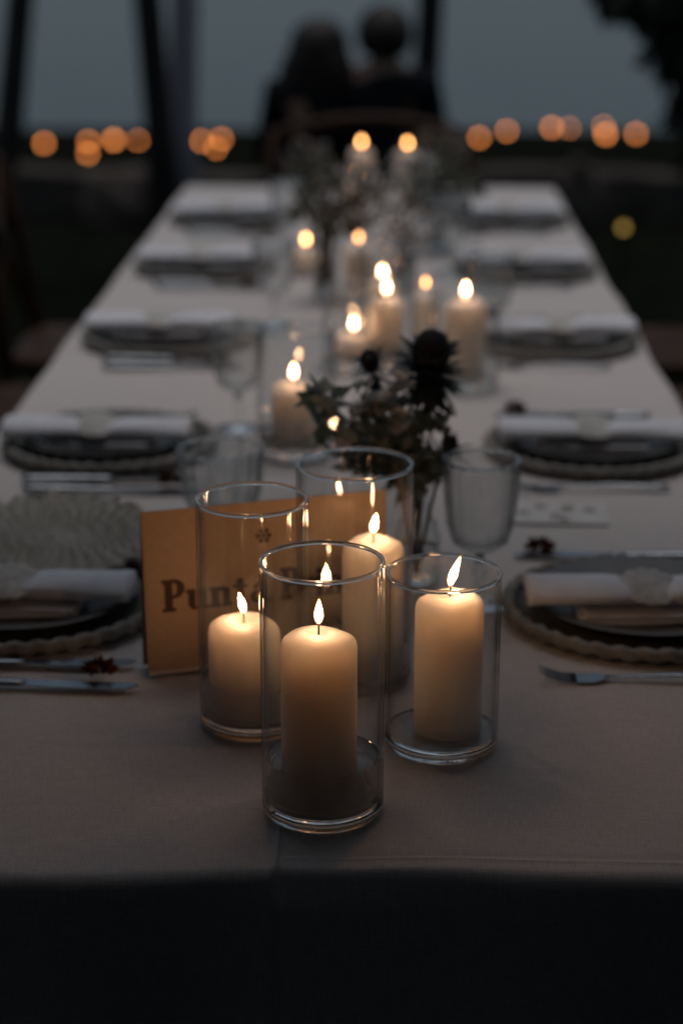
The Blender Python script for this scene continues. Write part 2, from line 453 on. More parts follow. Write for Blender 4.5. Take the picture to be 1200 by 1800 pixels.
def cloth():
    CX, CY = -0.086, 1.293
    rng = random.Random(2)
    rr = .011
    x0, x1, y0, y1 = TX0 + rr, TX1 - rr, TY0 + rr, TY1 - rr
    gx = sorted(set([round(x0 + (x1-x0)*i/44, 5) for i in range(45)] + [round(CX + d, 5) for d in (-.012, -.008, -.005, -.003, -.0015, 0, .0015, .003, .005, .008, .012)]))
    gy = sorted(set([round(y0 + (y1-y0)*i/110, 5) for i in range(111)] + [round(CY + d, 5) for d in (-.009, -.006, -.004, -.002, 0, .002, .004, .006, .009, .014, .03, .06)]))
    def zt(x, y):
        z = .0007*math.sin(x*23+y*9) + .0006*math.sin(y*17-x*6) + .0008*math.exp(-(y-1.28)/.12)*math.sin(x*31+1.1*math.sin(x*12))
        z += .0038*math.exp(-abs(x-CX)/.0020) - .0012*math.exp(-((x-CX+.007)/.004)**2)
        if x > CX - .0001:
            z += .0013*min(1, (x-CX+.0001)/.0012)*max(0, 1-(x-CX)/.35)
            k = min(1, (x-CX)/.02)
            z += k*(.0012*math.exp(-abs(y-CY)/.002) - .0009*math.exp(-((y-CY-.006)/.004)**2))
        return TZ + z
    V, F, idx = [], [], {}
    for j, y in enumerate(gy):
        for i, x in enumerate(gx):
            idx[i, j] = len(V); V.append((x, y + (.0045*math.sin(x*6.5+.6) + .0022*math.sin(x*15+2))*math.exp(-(y-y0)/.05), zt(x, y)))
    nx_, ny_ = len(gx), len(gy)
    for j in range(ny_-1):
        for i in range(nx_-1):
            F.append((idx[i, j], idx[i+1, j], idx[i+1, j+1], idx[i, j+1]))
    per = []   # (grid vertex, normal angle)
    def side(ids, a):
        for q in ids: per.append((q, a))
    def corner(q, a0, a1):
        for k in range(1, 8): per.append((q, a0 + (a1-a0)*k/8))
    side([idx[i, 0] for i in range(nx_)], -PI/2); corner(idx[nx_-1, 0], -PI/2, 0)
    side([idx[nx_-1, j] for j in range(ny_)], 0); corner(idx[nx_-1, ny_-1], 0, PI/2)
    side([idx[i, ny_-1] for i in range(nx_-1, -1, -1)], PI/2); corner(idx[0, ny_-1], PI/2, PI)
    side([idx[0, j] for j in range(ny_-1, -1, -1)], PI); corner(idx[0, 0], PI, 1.5*PI)
    prof = [(rr*math.sin(a), -rr*(1-math.cos(a))) for a in (R(18), R(36), R(54), R(72), R(90))]
    drops = [.02, .035, .055, .08, .11, .15, .2, .26, .33, .41, .5]
    prev = [q for q, a in per]
    n = len(per)
    s_of = []
    s = 0
    for k, (q, a) in enumerate(per):
        if k: s += (Vector(V[q]) - Vector(V[per[k-1][0]])).length + .004
        s_of.append(s)
    for ri in range(len(prof) + len(drops)):
        row = []
        for k, (q, a) in enumerate(per):
            bx, by, bz = V[q]
            if ri < len(prof):
                o_, dz = prof[ri]
                o_ *= 1 + .22*math.sin(s_of[k]*7.3) + .12*math.sin(s_of[k]*17.1)
                dz *= 1 + .15*math.sin(s_of[k]*9.7)
            else:
                d = drops[ri - len(prof)]
                o_ = rr; dz = -d
                amp = .016*min(1, d/.35)**1.3
                s = s_of[k]
                o_ += rr*(.22*math.sin(s*7.3) + .12*math.sin(s*17.1)) + amp*1.5*(math.sin(s*11.3) + .6*math.sin(s*23.1+1.3) + .35*math.sin(s*5.1)) + .012*d
                if abs(math.sin(a)+1) < .01:
                    o_ += .005*math.exp(-abs(bx-CX)/.004) + (.004*max(0, 1-(bx-CX)/.2) if bx > CX else 0)
                # corner flare
                if abs(math.sin(2*a)) > .02: o_ += .07*d
            V.append((bx + o_*math.cos(a), by + o_*math.sin(a), bz + dz)); row.append(len(V)-1)
        for k in range(n):
            k2 = (k+1) % n
            f = [prev[k], row[k], row[k2], prev[k2]]
            if f[0] == f[3]: f = f[:3]
            F.append(tuple(f))
        prev = row
    me = bpy.data.meshes.new('tablecloth'); me.from_pydata(V, [], F)
    bm = bmesh.new(); bm.from_mesh(me); bmesh.ops.recalc_face_normals(bm, faces=bm.faces); bm.to_mesh(me); bm.free()
    me.materials.append(M['linen'])
    me.polygons.foreach_set('use_smooth', [True]*len(me.polygons))
    o = link('tablecloth', me)
    tag(o, 'pale linen tablecloth with fold creases covering the long table', 'tablecloth')
cloth()
Z0 = TZ + .0022

# ------------------------------------------------------------------ vases and candles
def make_vase(x, y, r, h, water, label, seg=72, group='cylinder glass vases with candles'):
    v = empty('glass_vase', (x, y, Z0))
    MB().lathe([(r, .0142), (r, h-.0012)], seg).lathe([(r-.0028, h-.0012), (r-.0028, .0142)], seg).build('wall', M['glass'], v, True)
    MB().lathe([(0, 0), (r-.010, 0), (r-.004, .0008), (r-.0012, .003), (r, .0065), (r, .0138), (r-.0026, .0139), (0, .0132)], seg).build('base', M['solid_glass'], v, True)
    k = 10
    pr = [(r-.0014 + .0020*math.cos(2*PI*i/k), h + .0018*math.sin(2*PI*i/k)) for i in range(k)]
    MB().lathe(pr, seg, closed=True).build('rim', M['solid_glass'], v, True)
    if water:
        ri = r - .0031
        MB().lathe([(0, .0144), (ri, .0144), (ri, water+.0012), (ri-.0012, water+.0003), (ri-.004, water), (0, water)], seg).build('water', M['water'], v, True)
    return tag(v, label, 'vase', group)

def make_candle(x, y, z0, r, h, fh, fw, lean, power, label, seg=48, wick_h=.0125):
    c = empty('pillar_candle', (x, y, z0))
    cr = random.Random(int(abs(x)*1e4) + int(y*1e3))
    p1, p2, p3 = cr.uniform(0, 6), cr.uniform(0, 6), cr.uniform(0, 6)
    wax = MB().lathe([(0, 0), (r-.003, 0), (r-.0006, .0008), (r, .003), (r*.996, h*.3), (r*1.003, h*.6), (r*.998, h*.78), (r, h-.014), (r-.0006, h-.0098), (r-.0022, h-.0066), (r-.0055, h-.0040), (r-.010, h-.0024), (r*.55, h-.0010), (r*.42, h-.0004), (r*.34, h-.0010), (r*.24, h-.0024), (.003, h-.0032), (0, h-.0032)], seg,
        fr=lambda a, i: 1 + .006*math.sin(2*a+p1) + .004*math.sin(3*a+p2+i*.7) + (.012*math.sin(5*a+p3) if i > 9 else 0))
    wax.v = [(q[0], q[1], q[2] + (.0016*math.sin(math.atan2(q[1], q[0])*1 + p2) + .0009*math.sin(math.atan2(q[1], q[0])*3 + p1))*max(0, min(1, (q[2]-h+.02)/.012))*min(1, math.hypot(q[0], q[1])/(r*.5))) for q in wax.v]
    wax.build('wax_body', M['wax'], c, True)
    w0 = h - .003
    MB().tube([(0, 0, w0), (lean*.05, 0, w0+wick_h*.6), (lean*.15, 0, w0+wick_h)], [.0009, .0008, .0006], 6).build('wick', M['wick'], c, True)
    def flame(sc_r, z_lo, z_hi):
        prof = [(0, 0), (.35, .04), (.68, .12), (.92, .24), (1, .36), (.93, .5), (.75, .64), (.5, .78), (.26, .9), (.1, .97), (0, 1)]
        m = MB().lathe([(a*fw*.5*sc_r, z_lo + b*(z_hi-z_lo)) for a, b in prof], 16)
        f0 = w0 + wick_h*.62
        m.v = [(p[0] + lean*max(0, p[2]/fh)**1.4, p[1], p[2]+f0) for p in m.v]
        return m
    fo = flame(1.0, 0, fh).build('flame', M['flame_outer'], c, True)
    flame(.78, fh*.05, fh*.93).build('flame_core', M['flame_' + power], fo, True)
    return tag(c, label, 'candle', 'lit pillar candles')

VB = Z0 + .0146
PW = 'near'
make_vase(-.0525, 1.376, .0495, .2145, .048, 'foremost clear cylinder vase, a little water in it, front candle')
make_candle(-.0555, 1.381, VB, .0306, .1400, .0235, .0082, .0004, PW, 'foremost lit ivory pillar candle, standing in shallow water')
make_vase(-.1200, 1.547, .0497, .2120, .045, 'tall clear cylinder vase in front of the kraft card, leftmost of the four')
make_candle(-.1285, 1.545, VB, .0325, .0860, .0215, .0078, -.0045, PW, 'short lit pillar candle before the kraft card, leftmost in front')
make_vase(-.0325, 1.652, .0545, .2140, .040, 'rear clear cylinder vase of the front four, touching the card')
make_candle(-.0150, 1.650, VB, .0290, .1270, .0215, .0088, .0030, PW, 'lit pillar candle beside the right edge of the kraft card')
make_vase(.0470, 1.506, .0500, .1600, 0, 'shortest clear cylinder vase, right of the front four, without water')
make_candle(.0525, 1.506, VB, .0300, .1270, .0300, .0085, .0090, PW, 'lit pillar candle on the right whose flame leans right')
# the rows further back
make_vase(-.1270, 2.440, .0535, .1720, .030, 'blurred cylinder vase with candle behind the ribbed glass', 48)
make_candle(-.1305, 2.440, VB, .0305, .0810, .0240, .0095, .0003, 'mid', 'lit candle left of the near flowers, behind the card', 32)
make_vase(-.0600, 2.945, .0500, .1300, 0, 'blurred cylinder vase in mid-table behind the near flowers', 40)
make_candle(-.0600, 2.945, VB, .0300, .0400, .0240, .0095, 0, 'mid', 'low lit candle in mid-table, just above the leafy sprig', 32)
make_vase(-.0080, 2.960, .0480, .1900, .03, 'tall blurred vase in the middle of the table', 40)
make_candle(-.0080, 2.960, VB, .0290, .0960, .0240, .0095, .001, 'mid', 'lit candle in mid-table, brightest, directly over the dark bud', 32)
make_candle(-.0160, 3.330, Z0, .0290, .0680, .0240, .0095, 0, 'mid', 'lit candle on the cloth just behind the brightest mid-table flame', 32)
make_vase(.1135, 2.820, .0540, .1500, 0, 'blurred cylinder vase right of mid-table, behind the thistle', 40)
make_candle(.1135, 2.820, VB, .0325, .1210, .0240, .0095, 0, 'mid', 'lit candle right of mid-table behind the thistle', 32)
make_candle(-.0640, 3.600, Z0, .0300, .0850, .0240, .0095, 0, 'dim', 'lit candle hidden behind dried stems in mid-table', 32)
make_candle(-.1740, 3.760, Z0, .0290, .0540, .0240, .0105, 0, 'far', 'lit candle behind the dried bouquet, left of its stems', 32)
make_candle(-.0775, 2.500, Z0, .0180, .0150, .0180, .0090, 0, 'mid', 'tiny lit tealight glimpsed through the leafy sprig', 32, .006)
make_candle(.0580, 3.120, Z0, .0250, .0900, .0200, .0080, 0, 'dim', 'dim lit candle between the brightest mid-table flame and the right one', 32)
make_candle(-.0820, 4.310, Z0, .0290, .1130, .0240, .0105, 0, 'far', 'lit candle above the dried bouquet, toward the far end', 32)
make_candle(-.0780, 4.750, Z0, .0290, .1360, .0240, .0110, 0, 'far', 'left of the two lit candles at the far table end', 32)
make_candle(.0385, 4.800, Z0, .0290, .1270, .0240, .0110, 0, 'far', 'right of the two lit candles at the far table end', 32)

# ------------------------------------------------------------------ folded kraft card with lettering
def letter_polys():
    """heavy slab-serif glyphs as flat polygons in a unit box, x-height .62"""
    def arc(cx, cy, ro, so, ri, si, a0, a1, n=14):
        out = [(cx+ro*math.cos(a0+(a1-a0)*i/n), cy+so*math.sin(a0+(a1-a0)*i/n)) for i in range(n+1)]
        inn = [(cx+ri*math.cos(a0+(a1-a0)*i/n), cy+si*math.sin(a0+(a1-a0)*i/n)) for i in range(n+1)]
        return [[out[i], out[i+1], inn[i+1], inn[i]] for i in range(n)]
    def bx(x0, x1, y0, y1): return [[(x0, y0), (x1, y0), (x1, y1), (x0, y1)]]
    G = {}
    G['P'] = (.74, [bx(.1, .30, 0, 1), bx(.0, .42, 0, .09), bx(.0, .32, .91, 1), bx(.30, .40, .91, 1), bx(.30, .40, .42, .50), arc(.40, .71, .32, .29, .12, .21, -PI/2, PI/2)])
    G['u'] = (.72, [bx(.08, .26, .18, .62), bx(0, .26, .54, .62), arc(.27, .20, .19, .20, .02, .11, PI, 1.6*PI), bx(.46, .64, .08, .62), bx(.38, .46, .54, .62), bx(.46, .72, 0, .08)])
    G['n'] = (.76, [bx(.08, .26, .08, .62), bx(0, .26, .54, .62), bx(0, .32, 0, .08), arc(.42, .42, .24, .20, .06, .11, 0, .75*PI), bx(.48, .66, .08, .43), bx(.42, .74, 0, .08)])
    G['t'] = (.50, [bx(.12, .30, .16, .80), bx(0, .44, .54, .62), arc(.31, .17, .19, .18, .01, .08, PI, 1.75*PI)])
    G['a'] = (.66, [bx(.36, .54, .08, .44), bx(.40, .66, 0, .08), arc(.32, .44, .22, .19, .06, .11, 0, PI*.95), arc(.22, .19, .22, .20, .05, .11, PI*.35, PI*1.75)])
    G['r'] = (.56, [bx(.08, .26, .08, .62), bx(0, .26, .54, .62), bx(0, .34, 0, .08), arc(.42, .46, .16, .17, .0, .05, PI*.0, PI*1.0)])
    G['i'] = (.38, [bx(.08, .26, .08, .62), bx(0, .26, .54, .62), bx(0, .34, 0, .08), arc(.17, .80, .10, .10, 0, 0, 0, 2*PI)])
    G['m'] = (1.12, [bx(.08, .26, .08, .62), bx(0, .26, .54, .62), bx(0, .32, 0, .08), arc(.41, .42, .21, .20, .05, .11, 0, .75*PI), bx(.45, .62, .08, .43), bx(.40, .68, 0, .08),
                     arc(.77, .42, .21, .20, .05, .11, 0, .75*PI), bx(.81, .98, .08, .43), bx(.76, 1.06, 0, .08)])
    return G

def card():
    A = Vector((-.2305, 1.6540, Z0)); B = Vector((.0000, 1.7340, Z0))
    u = (B - A).normalized(); width = (B - A).length
    nrm = Vector((-u.y, u.x, 0))           # away from the camera
    H, lean = .1610, R(4.5)
    upv = (nrm*math.sin(lean) + Vector((0, 0, 1))*math.cos(lean)).normalized()
    out = u.cross(upv).normalized()
    if out.y > 0: out = -out
    c = empty('folded_card', A)
    th = .0006
    def panel(name, o0, up_, outv, m):
        pts = [o0, o0+u*width, o0+u*width+up_*H, o0+up_*H]
        v = [p - A for p in pts] + [p - A - outv*th for p in pts]
        return MB().add(v, [(0,1,2,3),(7,6,5,4),(0,4,5,1),(1,5,6,2),(2,6,7,3),(3,7,4,0)]).build(name, m, c)
    panel('front_panel', A, upv, out, M['kraft'])
    foot = nrm*(2*H*math.sin(lean))
    up2 = (-nrm*math.sin(lean) + Vector((0, 0, 1))*math.cos(lean)).normalized()
    out2 = -(u.cross(up2)).normalized()
    if out2.y < 0: out2 = -out2
    panel('back_panel', A + foot + nrm*.0014, up2, out2, M['kraft'])
    # a pale turned-in strip along the foot
    s0 = out*.0004
    e = MB()
    pts = [s0 - out*0 , u*width + s0, u*width + s0 + out*.006 + Vector((0,0,.0005)), s0 + out*.006 + Vector((0,0,.0005))]
    pts = [Vector(p) + Vector((0, 0, .0006)) for p in pts]
    pts2 = [p + Vector((0, 0, .0022)) for p in pts]
    e.add(pts + pts2, [(3,2,1,0),(4,5,6,7),(0,1,5,4),(1,2,6,5),(2,3,7,6),(3,0,4,7)])
    e.build('folded_foot_strip', M['paper_edge'], c)
    G = letter_polys()
    s = .0400; adv = 0.0
    L = MB()
    k = 0
    def put(polys, ox, oy, sc_, sx=1.0):
        nonlocal k
        for poly in polys:
            k += 1
            off = .0003 + (k % 9)*.00003
            for di, (dx_, dy_) in enumerate(((-.0010, 0), (.0010, 0), (0, .0006), (0, -.0006))):
                v = [u*(ox + dx_ + p[0]*sc_*sx) + upv*(oy + dy_ + p[1]*sc_) + out*(off + di*.000007) for p in poly]
                L.add(v, [tuple(range(len(v)))])
    x = .0175
    for ch in 'Punta':
        wd, parts = G[ch]
        for pp in parts: put(pp, x, .061, s*.78, .92)
        x += wd*s*.78*.92 + .0022
    x += .0095
    for ch in 'Prima':
        wd, parts = G[ch]
        for pp in parts: put(pp, x, .061, s*.78, .78)
        x += wd*s*.78*.78 + .0016
    L.build('lettering', M['ink'], c)
    # small round emblem above the name: ring of petals round a dot
    E_ = MB()
    ex, ey = .1190, .127
    n = 18
    for (cx_, cy_, ra) in [(0, 0, .0027)] + [(.0056*math.cos(a*PI/3), .0056*math.sin(a*PI/3), .0024) for a in range(6)]:
        v = [u*(ex+cx_+ra*math.cos(2*PI*i/n)) + upv*(ey+cy_+ra*math.sin(2*PI*i/n)) + out*.0004 for i in range(n)]
        E_.add(v, [tuple(range(n))])
    E_.build('emblem', M['ink'], c)
    tag(c, 'folded kraft card lettered Punta Prima standing behind the candles', 'card')
card()

# ------------------------------------------------------------------ place settings
ORD = ['nearest the camera', 'second from the near end', 'third from the near end', 'fourth from the near end', 'at the far end']
def make_proto():
    P = {}
    # charger with braided rim
    def rimf(a, i): return 1 + (.012*math.sin(a*38 + i*1.3) if i in (3, 4, 5, 6) else 0)
    c = empty('charger', (0, 0, 0))
    MB().lathe([(0, .003), (.09, .003), (.118, .006), (.135, .010), (.134, .006), (.118, .001), (0, .0)], 64).build('dish', M['charger'], c, True)
    m = MB(); k = 8
    pr = [(.141 + .0075*math.cos(2*PI*i/k), .0105 + .0065*math.sin(2*PI*i/k)) for i in range(k)]
    base = len(m.v)
    seg = 152
    for kk in range(seg):
        a = 2*PI*kk/seg
        tw = .45*math.sin(a*38)
        for i in range(k):
            ph = 2*PI*i/k
            rad = .0070*(1 + .28*math.sin(a*38 + ph))
            rr = .141 + rad*math.cos(ph); zz = .0110 + rad*math.sin(ph)
            m.v.append((rr*math.cos(a), rr*math.sin(a), zz))
    for kk in range(seg):
        for i in range(k):
            m.f.append((kk*k+i, ((kk+1) % seg)*k+i, ((kk+1) % seg)*k+(i+1) % k, kk*k+(i+1) % k))
    m.build('braided_rim', M['rim'], c, True)
    P['charger'] = c
    p = MB().lathe([(0, .0035), (.075, .0035), (.085, .006), (.113, .0145), (.118, .0155), (.119, .0145), (.114, .0125), (.087, .0025), (.08, 0), (0, 0)], 64).build('plate', M['plate'], None, True)
    P['plate'] = p
    # napkin: folded layers with a roll on top, tied with twine and a round tag
    n = empty('napkin', (0, 0, 0))
    def slab(x0, x1, y0, y1, z0, z1):
        m = MB()
        r = (z1-z0)/2; k = 6
        prof = [(y0 + r - r*math.cos(a), z0 + r + r*math.sin(a)) for a in [(-PI/2 + PI*i/k) for i in range(k+1)]]
        prof = [(y0 + r + r*math.cos(PI/2 + PI*i/k), z0 + r + r*math.sin(PI/2+PI*i/k)) for i in range(k+1)]
        prof += [(y1, z0), (y1, z1)]
        N_ = 24
        for j in range(N_+1):
            x = x0 + (x1-x0)*j/N_
            for (y, z) in prof:
                m.v.append((x, y + .0015*math.sin(x*40+z*200), z + .0010*math.sin(x*33 + y*20)))
        q = len(prof)
        for j in range(N_):
            for i in range(q):
                m.f.append((j*q+i, (j+1)*q+i, (j+1)*q+(i+1) % q, j*q+(i+1) % q))
        m.f.append(tuple(range(q))); m.f.append(tuple(N_*q+i for i in range(q)))
        return m
    slab(-.074, .074, -.048, .030, .0, .0058).build('lower_fold', M['napkin'], n, True)
    slab(-.070, .072, -.050, .031, .0062, .0118).build('upper_fold', M['napkin'], n, True)
    m = MB()
    N_, k = 40, 16
    for j in range(N_+1):
        x = -.125 + .25*j/N_
        pinch = 1 - .42*math.exp(-(x/.022)**2)
        for i in range(k):
            a = 2*PI*i/k
            ry = .034*(pinch if pinch > .8 else pinch*1.02)*(1 + .06*math.sin(3*a + x*30))
            rz = .0120*pinch*(1 + .05*math.sin(2*a + x*50))
            m.v.append((x, -.012 + ry*math.cos(a), .0120 + .0135 + rz*math.sin(a) - .0130*(1-pinch)*.9))
    for j in range(N_):
        for i in range(k):
            m.f.append((j*k+i, (j+1)*k+i, (j+1)*k+(i+1) % k, j*k+(i+1) % k))
    m.f.append(tuple(range(k))); m.f.append(tuple(N_*k+i for i in range(k)))
    m.build('roll', M['napkin'], n, True)
    b = MB()
    for dx in (-.004, .0, .004):
        b.lathe([(.0, -.0012), (1, -.0012), (1.04, 0), (1, .0012), (0, .0012)], 20)
        for q in range(len(b.v)-82 if False else 0): pass
    b = MB()
    for dx in (-.004, 0, .004):
        pts = [(dx, -.012 + .0215*math.cos(2*PI*i/24), .0205 + .0088*math.sin(2*PI*i/24)) for i in range(25)]
        b.tube(pts, .0016, 6)
    b.build('twine_band', M['twine'], n, True)
    g_ = MB().lathe([(0, .0), (.031, .0), (.0325, .0012), (.031, .0024), (.014, .0034), (0, .003)], 40, fr=lambda a, i: 1 + .05*math.sin(a*13)).build('round_tag', M['tagpaper'], n, True, (.0, -.020, .0300), (R(16), 0, R(10)))
    P['napkin'] = n
    # fork, tines to +X
    f = empty('fork', (0, 0, 0))
    MB().tube([(-.105, 0, .004), (-.09, 0, .0042), (-.03, 0, .007), (.02, 0, .0045), (.035, 0, .004)], [.0065, .0068, .0045, .003, .0035], 10, .35).build('handle', M['steel'], f, True)
    head = MB()
    head.add([(.033, -.004, .0045), (.045, -.011, .0030), (.062, -.0115, .0025), (.062, .0115, .0025), (.045, .011, .0030), (.033, .004, .0045),
              (.033, -.004, .0028), (.045, -.011, .0012), (.062, -.0115, .0007), (.062, .0115, .0007), (.045, .011, .0012), (.033, .004, .0028)],
             [(0,1,4,5),(1,2,3,4),(11,10,7,6),(10,9,8,7),(0,6,7,1),(1,7,8,2),(2,8,9,3),(3,9,10,4),(4,10,11,5),(5,11,6,0)])
    head.build('head', M['steel'], f)
    for q in range(4):
        yy = -.0098 + q*.00653
        MB().tube([(.061, yy, .0016), (.075, yy, .0030), (.090, yy*.97, .0075), (.098, yy*.95, .0115)], [.0017, .0016, .0013, .0007], 6, .7).build('tine', M['steel'], f, True)
    P['fork'] = f
    k_ = empty('knife', (0, 0, 0))
    MB().tube([(-.11, 0, .0052), (-.10, 0, .0054), (-.04, 0, .0050), (.0, 0, .0045), (.008, 0, .0045)], [.0078, .0088, .0080, .0066, .0055], 10, .5).build('handle', M['steel'], k_, True)
    bl = MB()
    pts = [(.006, -.006), (.05, -.0095), (.09, -.0095), (.108, -.006), (.116, .003), (.112, .0065), (.006, .0065)]
    nb = len(pts)
    v = [(x, y, .0052) for x, y in pts] + [(x, y, .0038) for x, y in pts]
    bl.add(v, [tuple(range(nb)), tuple(range(2*nb-1, nb-1, -1))] + [(i, nb+i, nb+(i+1) % nb, (i+1) % nb) for i in range(nb)])
    bl.build('blade', M['steel'], k_)
    P['knife'] = k_
    # small dried red flower
    rng = random.Random(11)
    rf = empty('dried_red_flower', (0, 0, 0))
    m = MB()
    for q in range(46):
        d = rv(rng).normalized(); d.z = abs(d.z)*.8 + .05
        m.leaf(Vector((0, 0, .007)) + d*.004, d, Vector((d.y, -d.x, .4)), rng.uniform(.010, .017), .008)
    m.build('petals', M['redflower'], rf)
    MB().tube([(-.055, .004, .003), (-.03, .001, .004), (0, 0, .006)], [.001, .0012, .0015], 6).build('stem', M['dry'], rf, True)
    P['flower'] = rf
    return P

def make_goblet(x, y, h, r, m, label, ribs=0, seg=108):
    g = empty('goblet', (x, y, Z0))
    fr = (lambda a, i: 1 + .06*math.cos(a*ribs)) if ribs else (lambda a, i: 1 + (.034 if i > 4 else .016)*math.cos(a*18 + (PI if i % 2 else 0)*(i > 5)))
    zb = h*.36
    out = [(.004, zb-.002), (r*.45, zb+.004), (r*.74, zb+h*.08), (r*.88, zb+h*.2), (r*.95, zb+h*.38), (r, h-.002), (r, h), (r-.0022, h)]
    inn = [(r-.0026, h-.004), (r*.95-.003, zb+h*.38), (r*.88-.003, zb+h*.2), (r*.72-.003, zb+h*.09), (r*.4, zb+.009), (0, zb+.006)]
    MB().lathe([(0, zb-.002)] + out + inn, seg, fr=fr).build('bowl', m, g, True)
    MB().lathe([(r-.0012 + .0022*math.cos(2*PI*i/8), h + .0019*math.sin(2*PI*i/8)) for i in range(8)], seg, closed=True, fr=fr and (lambda a, i: fr(a, 5))).build('rim', M['solid_glass'], g, True)
    MB().lathe([(0, .006), (.006, .0062), (.0048, .012), (.0042, zb*.45), (.0075, zb*.6), (.0042, zb*.72), (.005, zb-.0035), (0, zb-.003)], 24).build('stem', M['solid_glass'], g, True)
    MB().lathe([(0, 0), (r*.82, 0), (r*.84, .0012), (r*.7, .0028), (r*.3, .0045), (0, .0055)], 48).build('foot', M['solid_glass'], g, True)
    return tag(g, label, 'glass', 'stemmed water goblets')

P = make_proto()
def kids(o): return [c for c in bpy.data.objects if c.parent == o]
used = set()
def place(kind, loc, rz, label, cat, group, rx=0, sc=1.0):
    src = P[kind]
    if kind in used:
        ch = [c for c in bpy.data.objects if c.parent == src]
        o = src.copy(); col.objects.link(o)
        for k in list(o.keys()): del o[k]
        for c in ch:
            d = c.copy(); col.objects.link(d); d.parent = o
    else:
        o = src; used.add(kind)
    o.location = loc; o.rotation_euler = (rx, 0, rz); o.scale = (sc, sc, sc)
    if group == 'place settings': group = cat + ' of each place setting'
    return tag(o, label, cat, group)

ROWS = [1.830, 2.462, 3.130, 3.795, 4.435]
rs = random.Random(8)
for ri, y in enumerate(ROWS):
    for side in (-1, 1):
        w_ = 'left' if side < 0 else 'right'
        x = -.388 if side < 0 else .270
        if ri == 0: x = -.378 if side < 0 else .270
        x += rs.uniform(-.006, .006); yy = y + (rs.uniform(-.01, .01) if ri else 0)
        nm = ORD[ri]
        S = f'on the {w_} side, {nm}'
        place('charger', (x, yy, Z0), rs.uniform(0, .2), f'dark woven charger {S}', 'charger', 'place settings')
        place('plate', (x, yy, Z0+.0082), 0, f'grey stoneware plate under the napkin {S}', 'plate', 'place settings')
        place('napkin', (x + rs.uniform(-.012, .012), yy - .014 + (rs.uniform(-.010, .010) if ri else 0), Z0+.0122), rs.uniform(-.13, .13) if ri else (.02 if side > 0 else -.03), f'rolled white napkin with round tag {S}', 'napkin', 'place settings')
        if side < 0:
            place('knife', (x + .020, yy - .158, Z0), rs.uniform(-.07, .07), f'steel knife nearer the plate {S}', 'knife', 'place settings')
            k2 = place('knife', (x + .030, yy - .208, Z0), rs.uniform(-.07, .07), f'steel knife farther from the plate {S}', 'knife', 'place settings')
            place('flower', (x + .105, yy - .186, Z0), rs.uniform(-.3, .3), f'dried red flower by the knife tips {S}', 'flower', 'dried red flowers')
            place('fork', (x + .01, yy + .165, Z0), rs.uniform(-.07, .07), f'steel fork behind the plate {S}', 'fork', 'place settings')
        else:
            place('fork', (x - .025, yy - .178, Z0), PI + rs.uniform(-.07, .07), f'steel fork in front of the plate {S}', 'fork', 'place settings')
            place('knife', (x - .010, yy + .178, Z0), PI + rs.uniform(-.07, .07), f'steel knife behind the plate {S}', 'knife', 'place settings')
            place('flower', (x - .095, yy + .190, Z0), PI + rs.uniform(-.3, .3), f'dried red flower by the knife tip {S}', 'flower', 'dried red flowers')

# goblets
make_goblet(.0955, 1.862, .158, .0400, M['etched'], 'etched clear goblet standing right of the flower vase')
make_goblet(-.1900, 2.010, .126, .0480, M['ribbed'], 'ribbed clear goblet just behind the kraft card', ribs=15, seg=150)
make_goblet(-.2160, 2.560, .150, .0380, M['etched'], 'etched goblet beside the third plate on the left')
make_goblet(-.2080, 3.260, .150, .0380, M['etched'], 'etched goblet left of mid-table, beside the fourth left plate')
make_goblet(.1700, 2.500 + .62, .150, .0380, M['etched'], 'etched goblet right of mid-table behind a candle')
make_goblet(-.2250, 4.020, .150, .0380, M['etched'], 'etched goblet left, between the two farthest plates')
make_goblet(.1200, 3.780, .150, .0380, M['etched'], 'etched goblet right, beside the fourth right plate')
make_goblet(.0750, 4.420, .150, .0380, M['etched'], 'etched goblet right, near the far table end')

# woven raffia mat behind the nearest left plate
def raffia():
    m = MB()
    seg, rings = 240, 14
    for i in range(rings+1):
        r = .118*i/rings
        for k in range(seg):
            a = 2*PI*k/seg
            z = .006 + .0045*math.sin(a*30 + i*1.1) * (i/rings) + .0035*math.cos(i*PI)
            rr = r*(1 + (.04*math.sin(a*20) if i == rings else 0))
            m.v.append((rr*math.cos(a), rr*math.sin(a)*.95, z))
    for i in range(rings):
        for k in range(seg):
            m.f.append((i*seg+k, i*seg+(k+1) % seg, (i+1)*seg+(k+1) % seg, (i+1)*seg+k))
    o = m.build('woven_mat', M['raffia'], None, True, (-.375, 1.962, Z0+.028), (R(7), 0, R(4)))
    s = o.modifiers.new('Solidify', 'SOLIDIFY'); s.thickness = .004
    tag(o, 'pale woven raffia mat behind the nearest left napkin', 'mat')
raffia()

# thin pale sheet with darker blotches lying flat on the right
pp = empty('menu_paper', (.2050, 2.175, Z0))
pp.rotation_euler = (0, 0, R(-2))
MB().box(-.06, .06, -.042, .042, 0, .0006).build('sheet', M['menu'], pp)
rng = random.Random(5)
for q in range(7):
    cx_, cy_ = rng.uniform(-.045, .045), rng.uniform(-.028, .028)
    n = 14; a0 = rng.uniform(0, 3)
    v = [(cx_ + .008*(1+.3*math.sin(3*(2*PI*i/n)+a0))*math.cos(2*PI*i/n), cy_ + .009*math.sin(2*PI*i/n), .0010 + q*.00002) for i in range(n)]
    MB().add(v, [tuple(range(n))]).build('printed_motif', M['drywhite'], pp)
tag(pp, 'pale printed paper lying on the cloth right of the etched goblet', 'paper')

